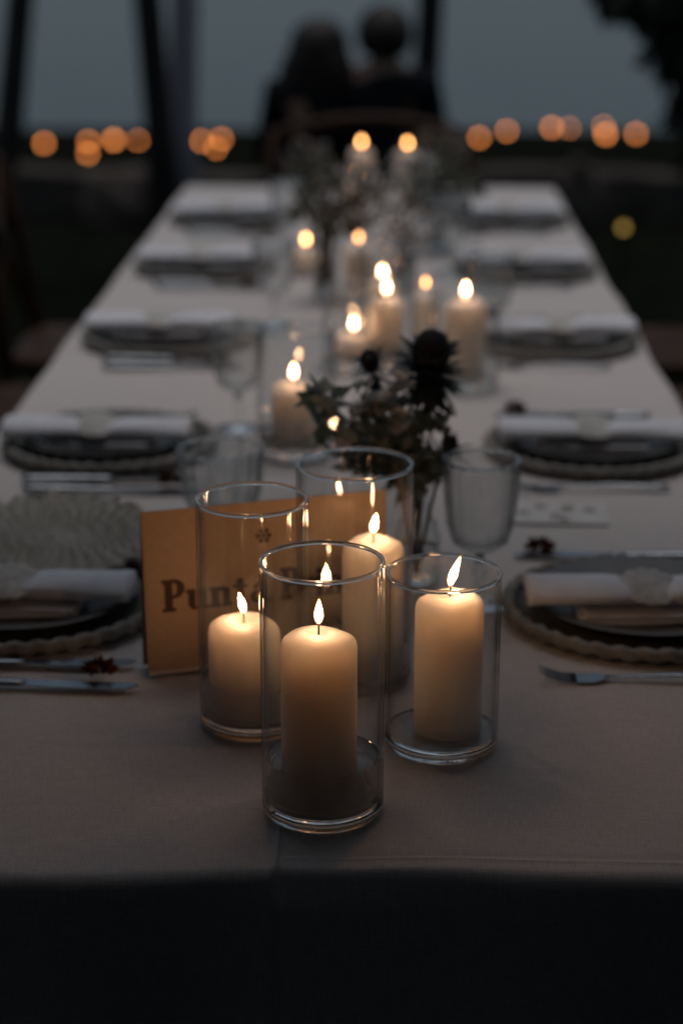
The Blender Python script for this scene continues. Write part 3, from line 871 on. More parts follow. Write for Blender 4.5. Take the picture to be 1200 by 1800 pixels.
# ------------------------------------------------------------------ flowers
def bud_vase(x, y, h, r, label):
    v = empty('bud_vase', (x, y, Z0))
    MB().lathe([(0, .0), (r-.004, 0), (r, .005), (r, h*.5), (r*.8, h*.66), (r*.48, h*.78), (r*.45, h*.95), (r*.52, h), (r*.46, h), (r*.38, h*.95), (r*.40, h*.78), (r*.72, h*.65), (r-.0028, h*.5), (r-.0028, .008), (0, .006)], 40).build('bottle', M['glass'], v, True)
    MB().lathe([(0, .009), (r-.0034, .009), (r-.0034, h*.42), (0, h*.42)], 32).build('water', M['water'], v, True)
    return tag(v, label, 'vase')
FX, FY = .030, 1.905
bud_vase(FX, FY, .115, .026, 'small glass bottle vase holding the thistle, behind the candles')

def thistle(tip, r_head, r_br, nb, label, seed, tilt):
    rng = random.Random(seed)
    base = Vector((FX, FY, Z0+.02)); T = Vector(tip)
    o = empty('thistle', base)
    mid = base.lerp(T, .55) + Vector((rng.uniform(-.008, .008), rng.uniform(-.004, .004), 0))
    MB().tube([(0, 0, 0), mid*.5 + base*.5 - base, mid - base, T - base], [.0022, .0022, .002, .002], 8).build('stem', M['thistle'], o, True)
    ax = (T - mid).normalized(); ax = (ax + Vector(tilt)).normalized()
    # domed head, beaded with florets
    m = MB()
    me = bmesh.new(); bmesh.ops.create_icosphere(me, subdivisions=4, radius=r_head)
    for v in me.verts:
        d = v.co.normalized()
        k = math.sin(d.x*40)*math.sin(d.y*40)*math.sin(d.z*40)
        v.co *= 1 + .07*k
        v.co.z *= 1.15
    hm = bpy.data.meshes.new('head'); me.to_mesh(hm); me.free(); hm.materials.append(M['thistle_head'])
    hm.polygons.foreach_set('use_smooth', [True]*len(hm.polygons))
    h = link('head', hm, o, T - base + ax*r_head*1.0); h.rotation_euler = ax.to_track_quat('Z', 'Y').to_euler()
    # spiny bracts, one mesh shared by all
    b = MB()
    L = r_br
    row = [(0, .10), (.18, .11), (.26, .22), (.36, .12), (.5, .24), (.58, .11), (.72, .18), (.8, .07), (1, .0)]
    vs = [(x*L, w_*L*.6, .05*L*math.sin(x*3)) for x, w_ in row] + [(x*L, -w_*L*.6, .05*L*math.sin(x*3)) for x, w_ in row[:-1]] + [(x*L, 0, .05*L*math.sin(x*3) - .02*L) for x, w_ in row[:-1]]
    n = len(row)
    fs = []
    for i in range(n-2):
        fs += [(i, i+1, 2*n-1+i+1, 2*n-1+i), (n+i, 2*n-1+i, 2*n-1+i+1, n+i+1)]
    fs += [(n-2, n-1, 2*n-1+n-2), (n+n-2, 2*n-1+n-2, n-1)]
    bm_ = b.add(vs, fs).mesh('bract', M['thistle'])
    q0 = ax.to_track_quat('Z', 'Y')
    for i in range(nb):
        tier = i % 4
        a = 2*PI*i/nb*4 + tier*.5 + rng.uniform(-.15, .15)
        el = [R(40), R(12), R(-18), R(-48)][tier] + rng.uniform(-.15, .15)
        mtx = q0.to_matrix().to_4x4() @ Matrix.Rotation(a, 4, 'Z') @ Matrix.Rotation(-el, 4, 'Y')
        d = link('bract', bm_, o)
        d.matrix_local = Matrix.Translation(T - base - ax*(.004*tier)) @ mtx @ Matrix.Scale(rng.uniform(.8, 1.12), 4)
    tag(o, label, 'flower')
thistle((.0405, 1.930, .990), .0205, .046, 150, 'large dark spiky thistle with domed head in the bottle vase', 3, (0.03, -.25, .25))
thistle((-.020, 1.935, .988), .0105, .030, 36, 'small dark thistle bud between sprig and large thistle', 5, (0, -.1, .1))
thistle((.058, 1.915, .905), .0090, .036, 30, 'drooping small thistle at the right above the goblet rim', 9, (.4, -.1, -.1))

def sprig():
    rng = random.Random(21)
    base = Vector((FX, FY, Z0+.02))
    o = empty('leafy_sprig', base)
    lm = MB().leaf(Vector((0, 0, 0)), Vector((1, 0, 0)), Vector((0, 0, 1)), 1, .62).mesh('leaf', M['leaf'])
    lm2 = MB().leaf(Vector((0, 0, 0)), Vector((1, 0, 0)), Vector((0, 0, 1)), 1, .62).mesh('pale_leaf', M['palegreen'])
    pm = MB().leaf(Vector((0, 0, 0)), Vector((1, 0, 0)), Vector((0, 0, 1)), 1, .95).mesh('petal', M['petal'])
    ends = []
    for q in range(30):
        e = Vector((rng.uniform(-.096, .026), rng.uniform(1.865, 1.935), rng.uniform(.915, .985)))
        if (e.x+.037)**2/.058**2 + (e.z-.945)**2/.05**2 > 1.2 or len(ends) > 14: continue
        ends.append(e)
    ends += [Vector((.055, 1.915, .955)), Vector((.035, 1.905, .945)), Vector((.025, 1.91, .965)), Vector((-.075, 1.90, .925)), Vector((-.06, 1.895, .905)), Vector((-.045, 1.89, .915)), Vector((-.085, 1.91, .945)), Vector((-.01, 1.90, .90)), Vector((.05, 1.90, .885)), Vector((.06, 1.91, .90)), Vector((.0, 1.89, .875)), Vector((-.03, 1.88, .90)), Vector((.02, 1.885, .90))]
    for e in ends:
        neck = base + Vector((rng.uniform(-.006, .006), rng.uniform(-.006, .006), .09))
        mid = neck.lerp(e, .5) + Vector((0, 0, .008))
        MB().tube([(0, 0, 0), neck - base, mid - base, e - base], [.0013, .0012, .001, .0007], 6).build('stem', M['leaf'], o, True)
        for k in range(11):
            tt = rng.uniform(.3, 1)
            p = neck.lerp(e, tt) + rv(rng)*.009
            d = (rv(rng) + Vector((0, -.2, .35))).normalized()
            lf = link('leaf', lm if rng.random() < .5 else lm2, o)
            lf.matrix_local = Matrix.Translation(p - base) @ d.to_track_quat('X', 'Z').to_matrix().to_4x4() @ Matrix.Rotation(rng.uniform(-1.5, 1.5), 4, 'X') @ Matrix.Scale(rng.uniform(.021, .034), 4)
    for q in range(6):
        c = Vector([(-.008, 1.885, .962), (.010, 1.880, .948), (-.048, 1.88, .935), (.012, 1.89, .985), (-.03, 1.875, .965), (-.07, 1.885, .95)][q])
        fl = empty('blossom', c - base); fl.parent = o
        for k in range(8):
            d = (rv(rng).normalized() + Vector((0, -.5, .5))).normalized()
            pt = link('petal', pm, fl)
            pt.matrix_local = d.to_track_quat('X', 'Z').to_matrix().to_4x4() @ Matrix.Scale(rng.uniform(.017, .027), 4)
    tag(o, 'leafy green sprig with small white blossoms above the rear vase', 'sprig')
sprig()

def bouquet(x, y, h, parts, stemmat, label, seed, vase_label, vh=.12, vr=.032, n_stems=14):
    """parts: list of (centre offset, radii, count, leaf size, material, name)"""
    rng = random.Random(seed)
    v = empty('flower_vase', (x, y, Z0))
    MB().lathe([(0, 0), (vr*.8, 0), (vr*.85, .004), (vr*.75, vh*.4), (vr*1.05, vh), (vr*.98, vh), (vr*.68, vh*.4), (vr*.75, .008), (0, .006)], 40).build('glass_body', M['glass'], v, True)
    MB().lathe([(0, .0095), (vr*.7, .0095), (vr*.66, vh*.4), (vr*.72, vh*.55), (0, vh*.55)], 32).build('water', M['water'], v, True)
    tag(v, vase_label, 'vase')
    o = empty('bouquet', (x, y, Z0+.02))
    st = MB()
    for q in range(n_stems):
        c, rad, *_ = parts[q % len(parts)]
        e = Vector(c) + Vector((rng.uniform(-.7, .7)*rad[0], rng.uniform(-.7, .7)*rad[1], rng.uniform(-.5, .4)*rad[2])) - Vector((0, 0, .02))
        b = Vector((rng.uniform(-.4, .4)*vr, rng.uniform(-.4, .4)*vr, .0))
        m_ = Vector((rng.uniform(-.5, .5)*vr, rng.uniform(-.5, .5)*vr, vh*.95))
        st.tube([b, m_, m_.lerp(e, .6) + Vector((0, 0, .01)), e], [.0018, .0018, .0014, .001], 5)
    st.build('stems', stemmat, o, True)
    for c, rad, cnt, ls, mt, nm in parts:
        m = MB()
        for q in range(cnt):
            u = rv(rng)
            p = Vector((c[0]+u.x*rad[0], c[1]+u.y*rad[1], c[2]-.02+u.z*rad[2]))
            d = (rv(rng) + u*.8 + Vector((0, 0, .2))).normalized()
            m.leaf(p, d, rv(rng), ls*rng.uniform(.6, 1.3), ls*.6)
        m.build(nm, mt, o)
    tag(o, label, 'bouquet')
bouquet(-.125, 3.500, .2, [((.03, 0, .195), (.10, .07, .05), 110, .022, M['drywhite'], 'dried_flowers'), ((.02, .0, .165), (.085, .06, .06), 190, .024, M['olive'], 'dried_leaves'), ((.07, .03, .215), (.05, .05, .03), 50, .02, M['petal'], 'pale_flowers')],
        M['dry'], 'dried brown and grey bouquet left of mid-table', 31, 'clear flared vase holding the dried bouquet', .13, .03, 26)
bouquet(.100, 4.030, .2, [((.0, 0, .14), (.085, .06, .055), 190, .028, M['olive'], 'leaves'), ((-.05, .02, .17), (.06, .05, .04), 50, .022, M['petal'], 'white_flowers'), ((.03, -.02, .125), (.05, .04, .03), 60, .026, M['leaf'], 'dark_leaves')],
        M['leaf'], 'green and white bouquet right of the table centre line', 32, 'clear flared vase holding the green and white bouquet', .10, .03, 16)
bouquet(-.210, 4.640, .2, [((.0, 0, .115), (.055, .05, .055), 90, .024, M['drywhite'], 'white_flowers'), ((.02, 0, .09), (.06, .05, .05), 140, .026, M['olive'], 'leaves')],
        M['leaf'], 'grey-white and olive bouquet at the far left of the centre line', 33, 'clear vase holding the white bouquet, far left', .08, .03, 12)
bouquet(.110, 4.900, .2, [((.0, 0, .12), (.085, .05, .045), 90, .024, M['drywhite'], 'white_flowers'), ((-.02, 0, .10), (.09, .05, .045), 150, .026, M['olive'], 'leaves')],
        M['leaf'], 'wide grey-white and olive bouquet at the far right table end', 34, 'clear vase holding the wide white bouquet, far right', .08, .03, 12)
bouquet(.020, 3.620, .2, [((.0, 0, .115), (.06, .05, .045), 110, .022, M['drywhite'], 'dried_flowers'), ((.02, 0, .08), (.05, .04, .03), 50, .024, M['petal'], 'pale_flowers')],
        M['dry'], 'low grey dried bouquet in the middle of the table', 35, 'clear vase holding the low grey bouquet', .07, .028, 10)

# ------------------------------------------------------------------ chairs
def make_chair(name, width=.44, back_h=.90, seat_m=None):
    """faces +Y, origin on the floor under the seat centre"""
    c = empty(name, (0, 0, 0))
    hw = width/2
    m = MB()
    n = 24
    ring = []
    for i in range(n):
        a = 2*PI*i/n
        k = 1/max(abs(math.cos(a)), abs(math.sin(a)))
        k = 1 + (k-1)*.75
        ring.append((hw*k*math.cos(a)*(1+.06*math.sin(a)), .21*k*math.sin(a)))
    for z, s in ((.430, .97), (.434, 1), (.452, 1), (.458, .97), (.455, .6)):
        for (x, y) in ring: m.v.append((x*s, y*s, z))
    for j in range(4):
        for i in range(n): m.f.append((j*n+i, j*n+(i+1) % n, (j+1)*n+(i+1) % n, (j+1)*n+i))
    m.f.append(tuple(reversed(range(n)))); m.f.append(tuple(4*n+i for i in range(n)))
    m.build('seat', M['wood'], c, True)
    for sx in (-1, 1):
        MB().tube([(sx*(hw-.02), .21, 0), (sx*(hw-.04), .17, .2), (sx*(hw-.045), .165, .432)], [.013, .018, .019], 10).build('leg', M['wood'], c, True)
        MB().tube([(sx*(hw-.02), -.25, 0), (sx*(hw-.035), -.205, .25), (sx*(hw-.035), -.20, .45), (sx*(hw-.02), -.235, .7), (sx*(hw-.03), -.275, back_h-.02)], [.014, .018, .019, .017, .015], 10).build('rear_leg', M['wood'], c, True)
        MB().tube([(sx*(hw-.036), .17, .22), (sx*(hw-.034), -.20, .22)], .010, 8).build('stretcher', M['wood'], c, True)
    k = 10
    MB().tube([(-hw + .01 + (width-.02)*i/k, -.275 - .02*math.sin(PI*i/k), back_h - .035 + .045*math.sin(PI*i/k)) for i in range(k+1)], [.016] + [.022]*(k-1) + [.016], 10, 1.0).build('top_rail', M['wood'], c, True)
    for s in (-1, 1):
        MB().tube([(s*(hw-.04), -.205, .47), (s*.02, -.235 - .004*s, .66), (-s*(hw-.07), -.272, back_h-.01)], [.010, .012, .010], 8).build('cross_slat', M['wood'], c, True)
    return c
def copy_thing(src):
    o = src.copy(); col.objects.link(o)
    for ch in [c for c in bpy.data.objects if c.parent == src]:
        d = ch.copy(); col.objects.link(d); d.parent = o
    return o
ch0 = make_chair('wooden_chair')
spots = [((-.700, 4.435), -PI/2, 'wooden cross-back chair at the far left corner of the table'),
         ((.590, 4.440), PI/2, 'wooden cross-back chair at the far right corner of the table'),
         ((-.690, 3.800), -PI/2, 'wooden cross-back chair on the left, one before the corner'),
         ((.600, 3.790), PI/2, 'wooden cross-back chair on the right, one before the corner')]
for i, ((x, y), rz, lb) in enumerate(spots):
    o = ch0 if i == 0 else copy_thing(ch0)
    o.location = (x, y, 0); o.rotation_euler = (0, 0, rz)
    tag(o, lb, 'chair', 'wooden chairs along the table')
e_ch = make_chair('wooden_chair', .62, .87)
e_ch.location = (-.065, 5.215, 0); e_ch.rotation_euler = (0, 0, PI)
tag(e_ch, 'wide wooden chair at the head of the table before the couple', 'chair')

# ------------------------------------------------------------------ couple on a bench
GZ = ground_z(0, 8.2)
SEAT = .185
b = empty('garden_bench', (-.19, 8.22, GZ))
for q in range(4):
    bevel(MB().box(-.62, .62, -.19 + q*.098, -.19 + q*.098 + .085, SEAT-GZ-.035, SEAT-GZ-.004).build('slat', M['dark_wood'], b))
for sx in (-.5, .5):
    for sy in (-.15, .15):
        MB().box(sx-.03, sx+.03, sy-.03, sy+.03, -.03, SEAT-GZ-.036).build('leg', M['dark_wood'], b)
    MB().box(sx-.029, sx+.029, -.119, .119, .12, .17).build('rail', M['dark_wood'], b)
tag(b, 'dark backless garden bench under the seated couple', 'bench')

def skin_mesh(name, pts, edges, root, material, parent, sub=2):
    me = bpy.data.meshes.new(name)
    me.from_pydata([p[0] for p in pts], edges, [])
    me.materials.append(material)
    o = link(name, me, parent)
    o.modifiers.new('Skin', 'SKIN').use_smooth_shade = True
    lay = me.skin_vertices[0].data
    for i, p in enumerate(pts):
        r = p[1]
        lay[i].radius = r if isinstance(r, tuple) else (r, r)
        lay[i].use_root = (i == root)
    s = o.modifiers.new('Subdivision', 'SUBSURF'); s.levels = sub; s.render_levels = sub
    return o

def person(loc, rz, sc, coat, long_hair, label, turn, lean):
    root = empty('person', loc, rz)
    root.scale = (sc, sc, sc)
    pts, ed = [], []
    def add(p, r, par=None):
        pts.append((p, r)); i = len(pts)-1
        if par is not None: ed.append((par, i))
        return i
    pel = add((0, 0, .11), (.15, .11))
    wst = add((lean*.2, -.02, .26), (.135, .10), pel)
    chs = add((lean*.5, -.02, .43), (.155, .11), wst)
    upp = add((lean*.6, -.01, .545), (.12, .085), chs)
    nk = add((lean*.75, .0, .61), .056, upp)
    hx_, hy_ = lean, .015
    h1 = add((hx_, hy_, .645), (.066, .078), nk)
    h2 = add((hx_, hy_, .715), (.074, .092), h1)
    h3 = add((hx_, hy_-.005, .785), (.066, .078), h2)
    add((hx_, hy_-.008, .82), .035, h3)
    ct, st = math.cos(turn), math.sin(turn)
    def hd(x, y, z): return (hx_ + x*ct - y*st, hy_ + x*st + y*ct, z)
    nb = add(hd(0, .085, .70), .014, h2); add(hd(0, .108, .682), .011, nb)           # nose
    add(hd(0, .082, .640), .020, h1)                                                   # chin
    for s in (-1, 1): add(hd(s*.085, -.004, .70), (.012, .020), h2)                   # ears
    sleeves = []
    for s in (-1, 1):
        sh = add((lean*.6 + s*.165, -.01, .535), .066, upp)
        el = add((lean*.5 + s*.225, .05, .25), .044, sh)
        wr = add((s*.10, .27, .165), .030, el)
        pa = add((s*.07, .335, .155), (.034, .020), wr)
        for f in range(4):
            bx_ = s*(.045 + f*.0165)
            L_ = [.075, .085, .08, .062][f]
            k1 = add((bx_, .335 + L_*.55, .152), .0088, pa)
            k2 = add((bx_, .335 + L_*.95, .137), .0078, k1)
            add((bx_, .335 + L_*1.1, .120), .0068, k2)
        t1 = add((s*.030, .33, .160), .0095, pa); add((s*.016, .36, .155), .008, t1)
        sleeves.append((sh, el, wr))
    legs = []
    for s in (-1, 1):
        hp = add((s*.09, .03, .10), .085, pel)
        kn = add((s*.105, .43, .095), .060, hp)
        an = add((s*.105, .45, -.31), .042, kn)
        he = add((s*.105, .44, -.365), .036, an)
        add((s*.105, .57, -.372), .030, he)
        legs.append((hp, kn, an, he))
    skin_mesh('body', pts, ed, pel, M['skin'], root)
    # clothing
    P_ = lambda i: pts[i][0]
    cp, ce = [], []
    def cadd(p, r, par=None):
        cp.append((p, r)); i = len(cp)-1
        if par is not None: ce.append((par, i))
        return i
    hem = cadd((0, .02, .03), (.19, .17)); a = cadd(P_(pel), (.185, .15), hem); b_ = cadd(P_(wst), (.165, .13), a); c_ = cadd(P_(chs), (.185, .14), b_); d_ = cadd(P_(upp), (.145, .11), c_)
    cadd((lean*.7, -.005, .60), (.085, .085), d_)
    for sh, el, wr in sleeves:
        i1 = cadd(P_(sh), .092, d_); i2 = cadd(P_(el), .060, i1); cadd(P_(wr), .042, i2)
    skin_mesh('coat', cp, ce, 0, coat, root)
    tp, te = [], []
    def tadd(p, r, par=None):
        tp.append((p, r)); i = len(tp)-1
        if par is not None: te.append((par, i))
        return i
    r0 = tadd((0, .0, .09), (.155, .12))
    for hp, kn, an, he in legs:
        i1 = tadd(P_(hp), .098, r0); i2 = tadd(P_(kn), .074, i1); tadd(P_(an), .058, i2)
    skin_mesh('trousers', tp, te, 0, M['trousers'], root)
    for hp, kn, an, he in legs:
        x_, y_, z_ = P_(he)
        skin_mesh('shoe', [((x_, y_-.02, z_), .045), ((x_, y_+.07, z_-.004), .046), ((x_, y_+.16, z_-.01), .036)], [(0, 1), (1, 2)], 0, M['metal_post'], root, 1)
    # eyes
    for s in (-1, 1):
        me = bmesh.new(); bmesh.ops.create_icosphere(me, subdivisions=2, radius=.011)
        em = bpy.data.meshes.new('eye'); me.to_mesh(em); me.free(); em.materials.append(M['wick'])
        link('eye', em, root, hd(s*.031, .083, .722))
    # hair
    bm = bmesh.new(); bmesh.ops.create_icosphere(bm, subdivisions=4, radius=1)
    for v in bm.verts:
        x, y, z = v.co
        px, py, pz = x*(.128 if long_hair else .118), y*.128 - .012, z*.124 + .742
        front = y > .35
        if z < -.05:
            if front:
                py = min(py, .02); pz = max(pz, .735)
            elif long_hair:
                k = min(1, -z)
                pz = .738 - k*.33
                px *= 1 + .30*math.sin(min(1, k*1.2)*PI*.9) + .45*k
                py = py*.75 - .035
            else:
                pz = max(pz, .660); px *= .97
        elif front and z < .45:
            py = min(py, .075)
        wv = .004*math.sin(x*37 + z*11) * (1.4 if long_hair else .6)
        q = hd(px + wv, py, pz)
        v.co = q
    hm = bpy.data.meshes.new('hair'); bm.to_mesh(hm); bm.free(); hm.materials.append(M['hair'])
    hm.polygons.foreach_set('use_smooth', [True]*len(hm.polygons))
    link('hair', hm, root)
    tag(root, label, 'person')
person((-.350, 8.21, SEAT-.002), 0, .985, M['coat'], True, 'person with long dark hair in a dark coat, seated left', -.25, .035)
person((-.030, 8.21, SEAT-.002), 0, 1.05, M['jacket'], False, 'person with short hair in a dark jacket, seated right', .2, -.01)

# ------------------------------------------------------------------ trees, wall, added light blockers
def crown(m, rng, c, rad, n, ls):
    for q in range(n):
        u = rv(rng)
        u = u.normalized()*(u.length**.6)
        p = Vector((c[0]+u.x*rad[0], c[1]+u.y*rad[1], c[2]+u.z*rad[2]))
        m.leaf(p, (rv(rng)+Vector((0, 0, -.3))).normalized(), rv(rng), ls*rng.uniform(.6, 1.3), ls*.45)
def tree(pts, rad, bark, crown_c, crown_r, n, label, seed, ls=.16):
    rng = random.Random(seed)
    b0 = Vector(pts[0])
    o = empty('slender_tree', b0)
    tr = MB().tube([Vector(p) - b0 for p in pts], rad, 12)
    top = Vector(pts[-1]) - b0
    for q in range(6):
        a = rng.uniform(0, 2*PI)
        s = top*rng.uniform(.75, 1)
        e = Vector(crown_c) - b0 + Vector((math.cos(a)*crown_r[0]*.7, math.sin(a)*crown_r[1]*.7, rng.uniform(-.3, .4)*crown_r[2]))
        tr.tube([s, s.lerp(e, .5)+Vector((0, 0, .1)), e], [rad[-1]*.7, rad[-1]*.45, .012], 7)
    tr.build('trunk', bark, o, True)
    m = MB(); crown(m, rng, Vector(crown_c)-b0, crown_r, n, ls)
    m.build('crown', M['darkleaf'], o)
    tag(o, label, 'tree', 'slender trees at the lawn edge')
gz = lambda y: ground_z(0, y)
tree([(-2.05, 9.1, gz(9.1)-.05), (-1.86, 9.1, .43), (-1.79, 9.2, 1.05), (-1.55, 9.3, 2.6), (-1.2, 9.3, 8.2)], [.085, .072, .066, .055, .04], M['bark'], (-1.5, 9.4, 8.8), (1.0, 1.0, .8), 220, 'dark trunk leaning right at the far left edge', 41)
tree([(-1.105, 9.2, gz(9.2)-.05), (-1.135, 9.2, .40), (-1.175, 9.2, 1.06), (-1.27, 9.2, 2.6), (-1.4, 9.2, 8.6)], [.085, .074, .070, .058, .04], M['bark'], (-1.4, 9.3, 9.2), (1.0, 1.0, .8), 220, 'dark trunk leaning left, left of the pale trunk', 42)
tree([(-1.06, 9.45, gz(9.4)-.05), (-1.05, 9.45, .40), (-1.025, 9.45, 1.06), (-.96, 9.45, 2.6), (-.8, 9.45, 8.4)], [.08, .075, .072, .06, .045], M['palebark'], (-.8, 9.5, 9.0), (.9, .9, .7), 180, 'thin pale grey trunk beside the dark one on the left', 43)
tree([(.145, 9.2, gz(9.2)-.05), (.152, 9.2, .5), (.176, 9.2, 1.06), (.20, 9.2, 2.6), (.26, 9.2, 8.4)], [.075, .068, .062, .052, .04], M['bark'], (.3, 9.3, 9.0), (.9, .9, .7), 180, 'dark straight trunk right behind the seated couple', 44)

# overhanging dark tree at the right
rng = random.Random(51)
b0 = Vector((2.35, 6.6, gz(6.6)-.03))
rt = empty('dark_tree', b0)
m = MB().tube([(0, 0, 0), (-.05, 0, .8), (-.15, .05, 1.8), (-.2, 0, 2.8)], [.13, .11, .09, .06], 12)
for e in ((-1.3, -.05, 1.55), (-1.15, .0, 1.2), (-1.0, 0, 1.05), (-1.2, 0, 2.6), (-.4, .5, 2.2), (.5, .2, 2.4)):
    m.tube([(-.1, 0, .9), Vector((-.1, 0, .9)).lerp(Vector(e), .5)+Vector((0, 0, .12)), e], [.05, .03, .01], 7)
m.build('trunk', M['bark'], rt, True)
m = MB()
for c, r, n in (((.84, 6.6, 1.24), (.18, .3, .12), 560), ((1.02, 6.6, 1.20), (.22, .3, .16), 560), ((.97, 6.6, 1.01), (.10, .25, .09), 300), ((1.10, 6.6, .97), (.15, .3, .14), 460), ((1.06, 6.6, .84), (.09, .25, .10), 260), ((1.22, 6.6, .83), (.20, .35, .20), 700), ((1.16, 6.6, .62), (.13, .3, .16), 420), ((1.40, 6.6, .45), (.34, .4, .34), 700), ((2.0, 6.6, 2.3), (1.2, 1.1, .6), 1500)):
    c = Vector(c) - b0
    crown(m, rng, c, r, n, .085)
m.build('crown', M['darkleaf'], rt)
tag(rt, 'dense dark tree overhanging the upper right corner', 'tree')

# low wall at the lawn edge with pale boulders
wl = MB()
rng = random.Random(61)
n = 60
for i in range(n+1):
    x = -9 + 18*i/n
    h = -.22 + .03*math.sin(x*1.7) + rng.uniform(-.012, .012)
    for (y, z) in ((12.75, -.62), (12.72, h-.03), (12.76, h), (13.02, h), (13.06, h-.03), (13.06, -1.2)):
        wl.v.append((x, y + rng.uniform(-.012, .012), z + rng.uniform(-.01, .01)))
for i in range(n):
    for k in range(5):
        wl.f.append((i*6+k, (i+1)*6+k, (i+1)*6+k+1, i*6+k+1))
wl.f.append(tuple(range(6))); wl.f.append(tuple(n*6+k for k in range(6)))
tag(wl.build('low_wall', M['stone']), 'low dark stone wall along the far lawn edge', 'wall')
def boulder(x, y, r, lb, seed, m):
    rng = random.Random(seed)
    bm = bmesh.new(); bmesh.ops.create_icosphere(bm, subdivisions=3, radius=1)
    ph = [rng.uniform(0, 6) for _ in range(6)]
    for v in bm.verts:
        d = v.co.normalized()
        k = 1 + .13*math.sin(d.x*3+ph[0])*math.sin(d.y*4+ph[1]) + .08*math.sin(d.z*6+ph[2]+d.x*4)
        v.co = Vector((d.x*r[0], d.y*r[1], d.z*r[2]))*k
    me = bpy.data.meshes.new('boulder'); bm.to_mesh(me); bm.free(); me.materials.append(m)
    me.polygons.foreach_set('use_smooth', [True]*len(me.polygons))
    tag(link('boulder', me, None, (x, y, ground_z(x, y) + r[2]*.7)), lb, 'boulder', 'boulders along the low wall')
boulder(-1.84, 12.3, (.20, .16, .24), 'pale boulder left of the dark and pale trunks', 71, M['palestone'])
boulder(-1.55, 12.4, (.13, .14, .26), 'narrower pale boulder beside the left trunks', 72, M['palestone'])
boulder(1.22, 12.2, (.15, .14, .28), 'brownish boulder right of the table by the wall', 73, M['stone'])

# promenade lamps by the shore
def street_lamp(x, y, z, r, label):
    g0 = ground_z(x, y)
    o = empty('street_lamp', (x, y, g0))
    h = z - g0
    MB().lathe([(0, 0), (.09, 0), (.07, .12), (.04, .2), (.03, h-r-.08), (.05, h-r-.02), (0, h-r-.015)], 10).build('post', M['metal_post'], o, True)
    m = MB().lathe([(r*math.sin(PI*i/10), h - r*math.cos(PI*i/10)) for i in range(11)], 14)
    m.v = [tuple(p) for p in m.v]
    m.build('globe', M['lamp'], o, True)
    MB().lathe([(0, h+r*1.1), (r*.5, h+r*.98), (r*.25, h+r*1.2), (0, h+r*1.3)], 10).build('cap', M['metal_post'], o, True)
    tag(o, label, 'street lamp', 'glowing lamps along the shore')
LAMPS = [   # x, y, height of the globe, globe radius
    (-16.79, 80, -7.79, 0.116, 'at the left picture edge'),
    (-14.47, 78, -7.60, 0.116, 'first after the left leaning trunk'),
    (-13.26, 82, -7.99, 0.116, 'upper of the stacked pair on the left'),
    (-10.71, 66, -6.56, 0.094, 'lower of the stacked pair on the left'),
    (-11.86, 80, -7.68, 0.138, 'brightest on the left, right of the stacked pair'),
    (-11.36, 84, -8.16, 0.099, 'half hidden by the dark left trunk'),
    (-8.32, 82, -7.95, 0.116, 'just right of the pale trunk'),
    (-7.63, 84, -8.08, 0.116, 'left of the couple, farther one'),
    (-6.75, 72, -7.06, 0.09, 'left of the couple, nearer one'),
    (3.67, 80, -7.54, 0.112, 'first right of the couple'),
    (5.18, 86, -7.91, 0.112, 'second right of the couple'),
    (7.38, 88, -7.96, 0.126, 'left of the close pair at the right'),
    (8.38, 90, -8.20, 0.09, 'right of the close pair at the right'),
    (9.99, 90, -8.11, 0.094, 'upper one of the right overlapping pair'),
    (8.99, 80, -7.38, 0.129, 'lower one of the right overlapping pair'),
    (10.52, 82, -7.58, 0.112, 'rightmost along the shore'),
]
for (x, y, z, r, lb) in LAMPS:
    street_lamp(x, y, z, r, 'orange globe lamp on the shore, ' + lb)
# a dim lantern low in the dark at right
p = Vector((0.942, 7.6, 0.248))
la = empty('garden_lantern', (p.x, p.y, gz(7.6)-.01))
hh = p.z - gz(7.6)
MB().lathe([(0, 0), (.03, 0), (.012, .015), (.008, hh-.03), (.02, hh-.018), (0, hh-.017)], 12).build('stake', M['metal_post'], la, True)
MB().lathe([(0, hh-.016), (.012, hh-.014), (.0145, hh), (.011, hh+.012), (0, hh+.014)], 14).build('glow', M['lantern'], la, True)
MB().lathe([(0, hh+.0145), (.022, hh+.0148), (.004, hh+.032), (0, hh+.033)], 12).build('cap', M['metal_post'], la, True)
tag(la, 'dim yellow garden lantern low in the dark at right', 'lantern')

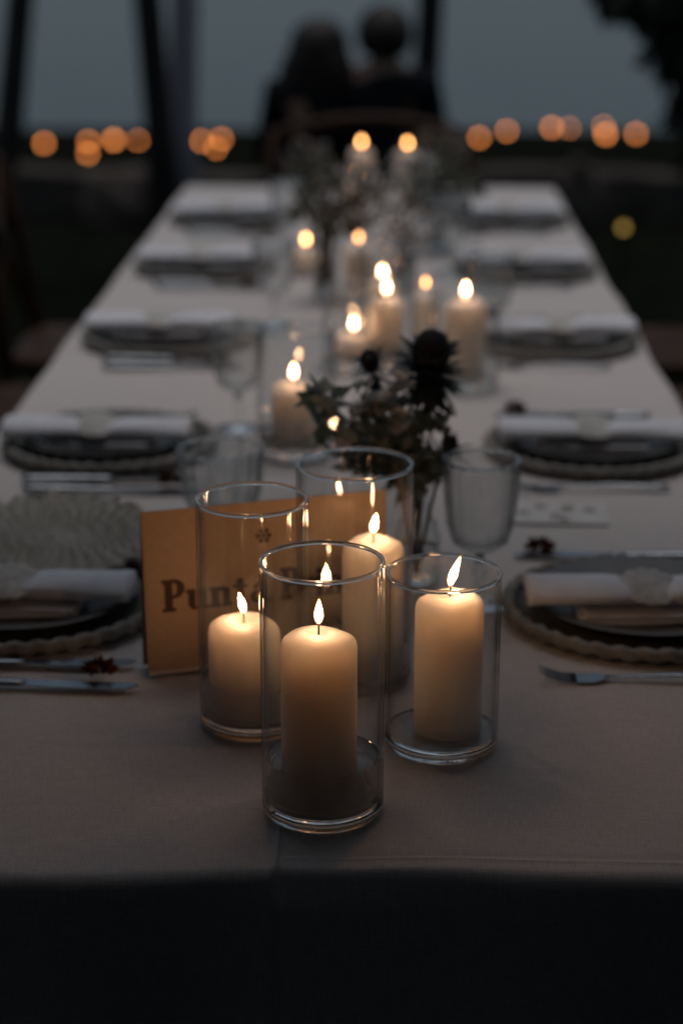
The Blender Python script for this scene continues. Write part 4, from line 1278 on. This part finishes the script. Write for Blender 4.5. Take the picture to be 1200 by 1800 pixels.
# unseen light blockers, added: hedges round the camera, a crown over the near table
rng = random.Random(81)
hd_ = empty('hedge', (0, -3.2, 0))  # added out of view, keeps sky light off the cloth front
m = MB().box(-7, 7, -.45, .45, 0, 2.6)
m.build('hedge_core', M['darkleaf'], hd_)
m = MB()
for q in range(7000):
    x = rng.uniform(-7.2, 7.2)
    if rng.random() < .7: p = Vector((x, .45 + rng.uniform(-.05, .16), rng.uniform(0, 2.7)))
    else: p = Vector((x, rng.uniform(-.5, .5), 2.6 + rng.uniform(-.05, .2)))
    m.leaf(p, rv(rng), rv(rng), rng.uniform(.08, .16), .07)
m.build('hedge_leaves', M['darkleaf'], hd_)
tag(hd_, 'tall dark hedge behind the photographer', 'hedge')
for sd_, nm_ in ((-1, 'left'), (1, 'right')):
    hs_ = empty('hedge', (sd_*3.1, .6, 0))  # side screens added out of view to cut light from the sides
    MB().box(-.4, .4, -3.6, 3.6, 0, 3.0).build('hedge_core', M['darkleaf'], hs_)
    m = MB()
    for q in range(3000):
        yy = rng.uniform(-3.7, 3.7)
        if rng.random() < .75: p = Vector((-sd_*(.4 + rng.uniform(-.05, .16)), yy, rng.uniform(0, 3.1)))
        else: p = Vector((rng.uniform(-.45, .45), yy, 3.0 + rng.uniform(-.05, .2)))
        m.leaf(p, rv(rng), rv(rng), rng.uniform(.08, .16), .07)
    m.build('hedge_leaves', M['darkleaf'], hs_)
    tag(hs_, f'tall dark hedge running along the {nm_} side of the lawn', 'hedge')

ot = empty('spreading_tree', (1.6, -1.9, 0))  # added out of view, crown placed to darken the near table
m = MB().tube([(0, 0, -.03), (-.05, .05, 1.2), (-.2, .2, 2.4), (-.5, .4, 3.4)], [.2, .16, .14, .1], 14)
for e in ((-2.6, 1.2, 3.6), (-1.6, 3.2, 3.1), (.6, 2.6, 3.1), (1.4, .3, 4.2), (-2.2, -.6, 4.3)):
    m.tube([(-.2, .2, 2.4), Vector((-.2, .2, 2.4)).lerp(Vector(e), .5)+Vector((0, 0, .25)), e], [.09, .06, .02], 8)
m.build('trunk', M['bark'], ot, True)
m = MB()
for c, r, n in (((-1.6, 2.0, 3.0), (3.2, 2.5, .45), 8500),):
    crown(m, rng, c, r, n, .26)
m.build('crown', M['darkleaf'], ot)
tag(ot, 'old spreading tree whose crown reaches over the near table end', 'tree')
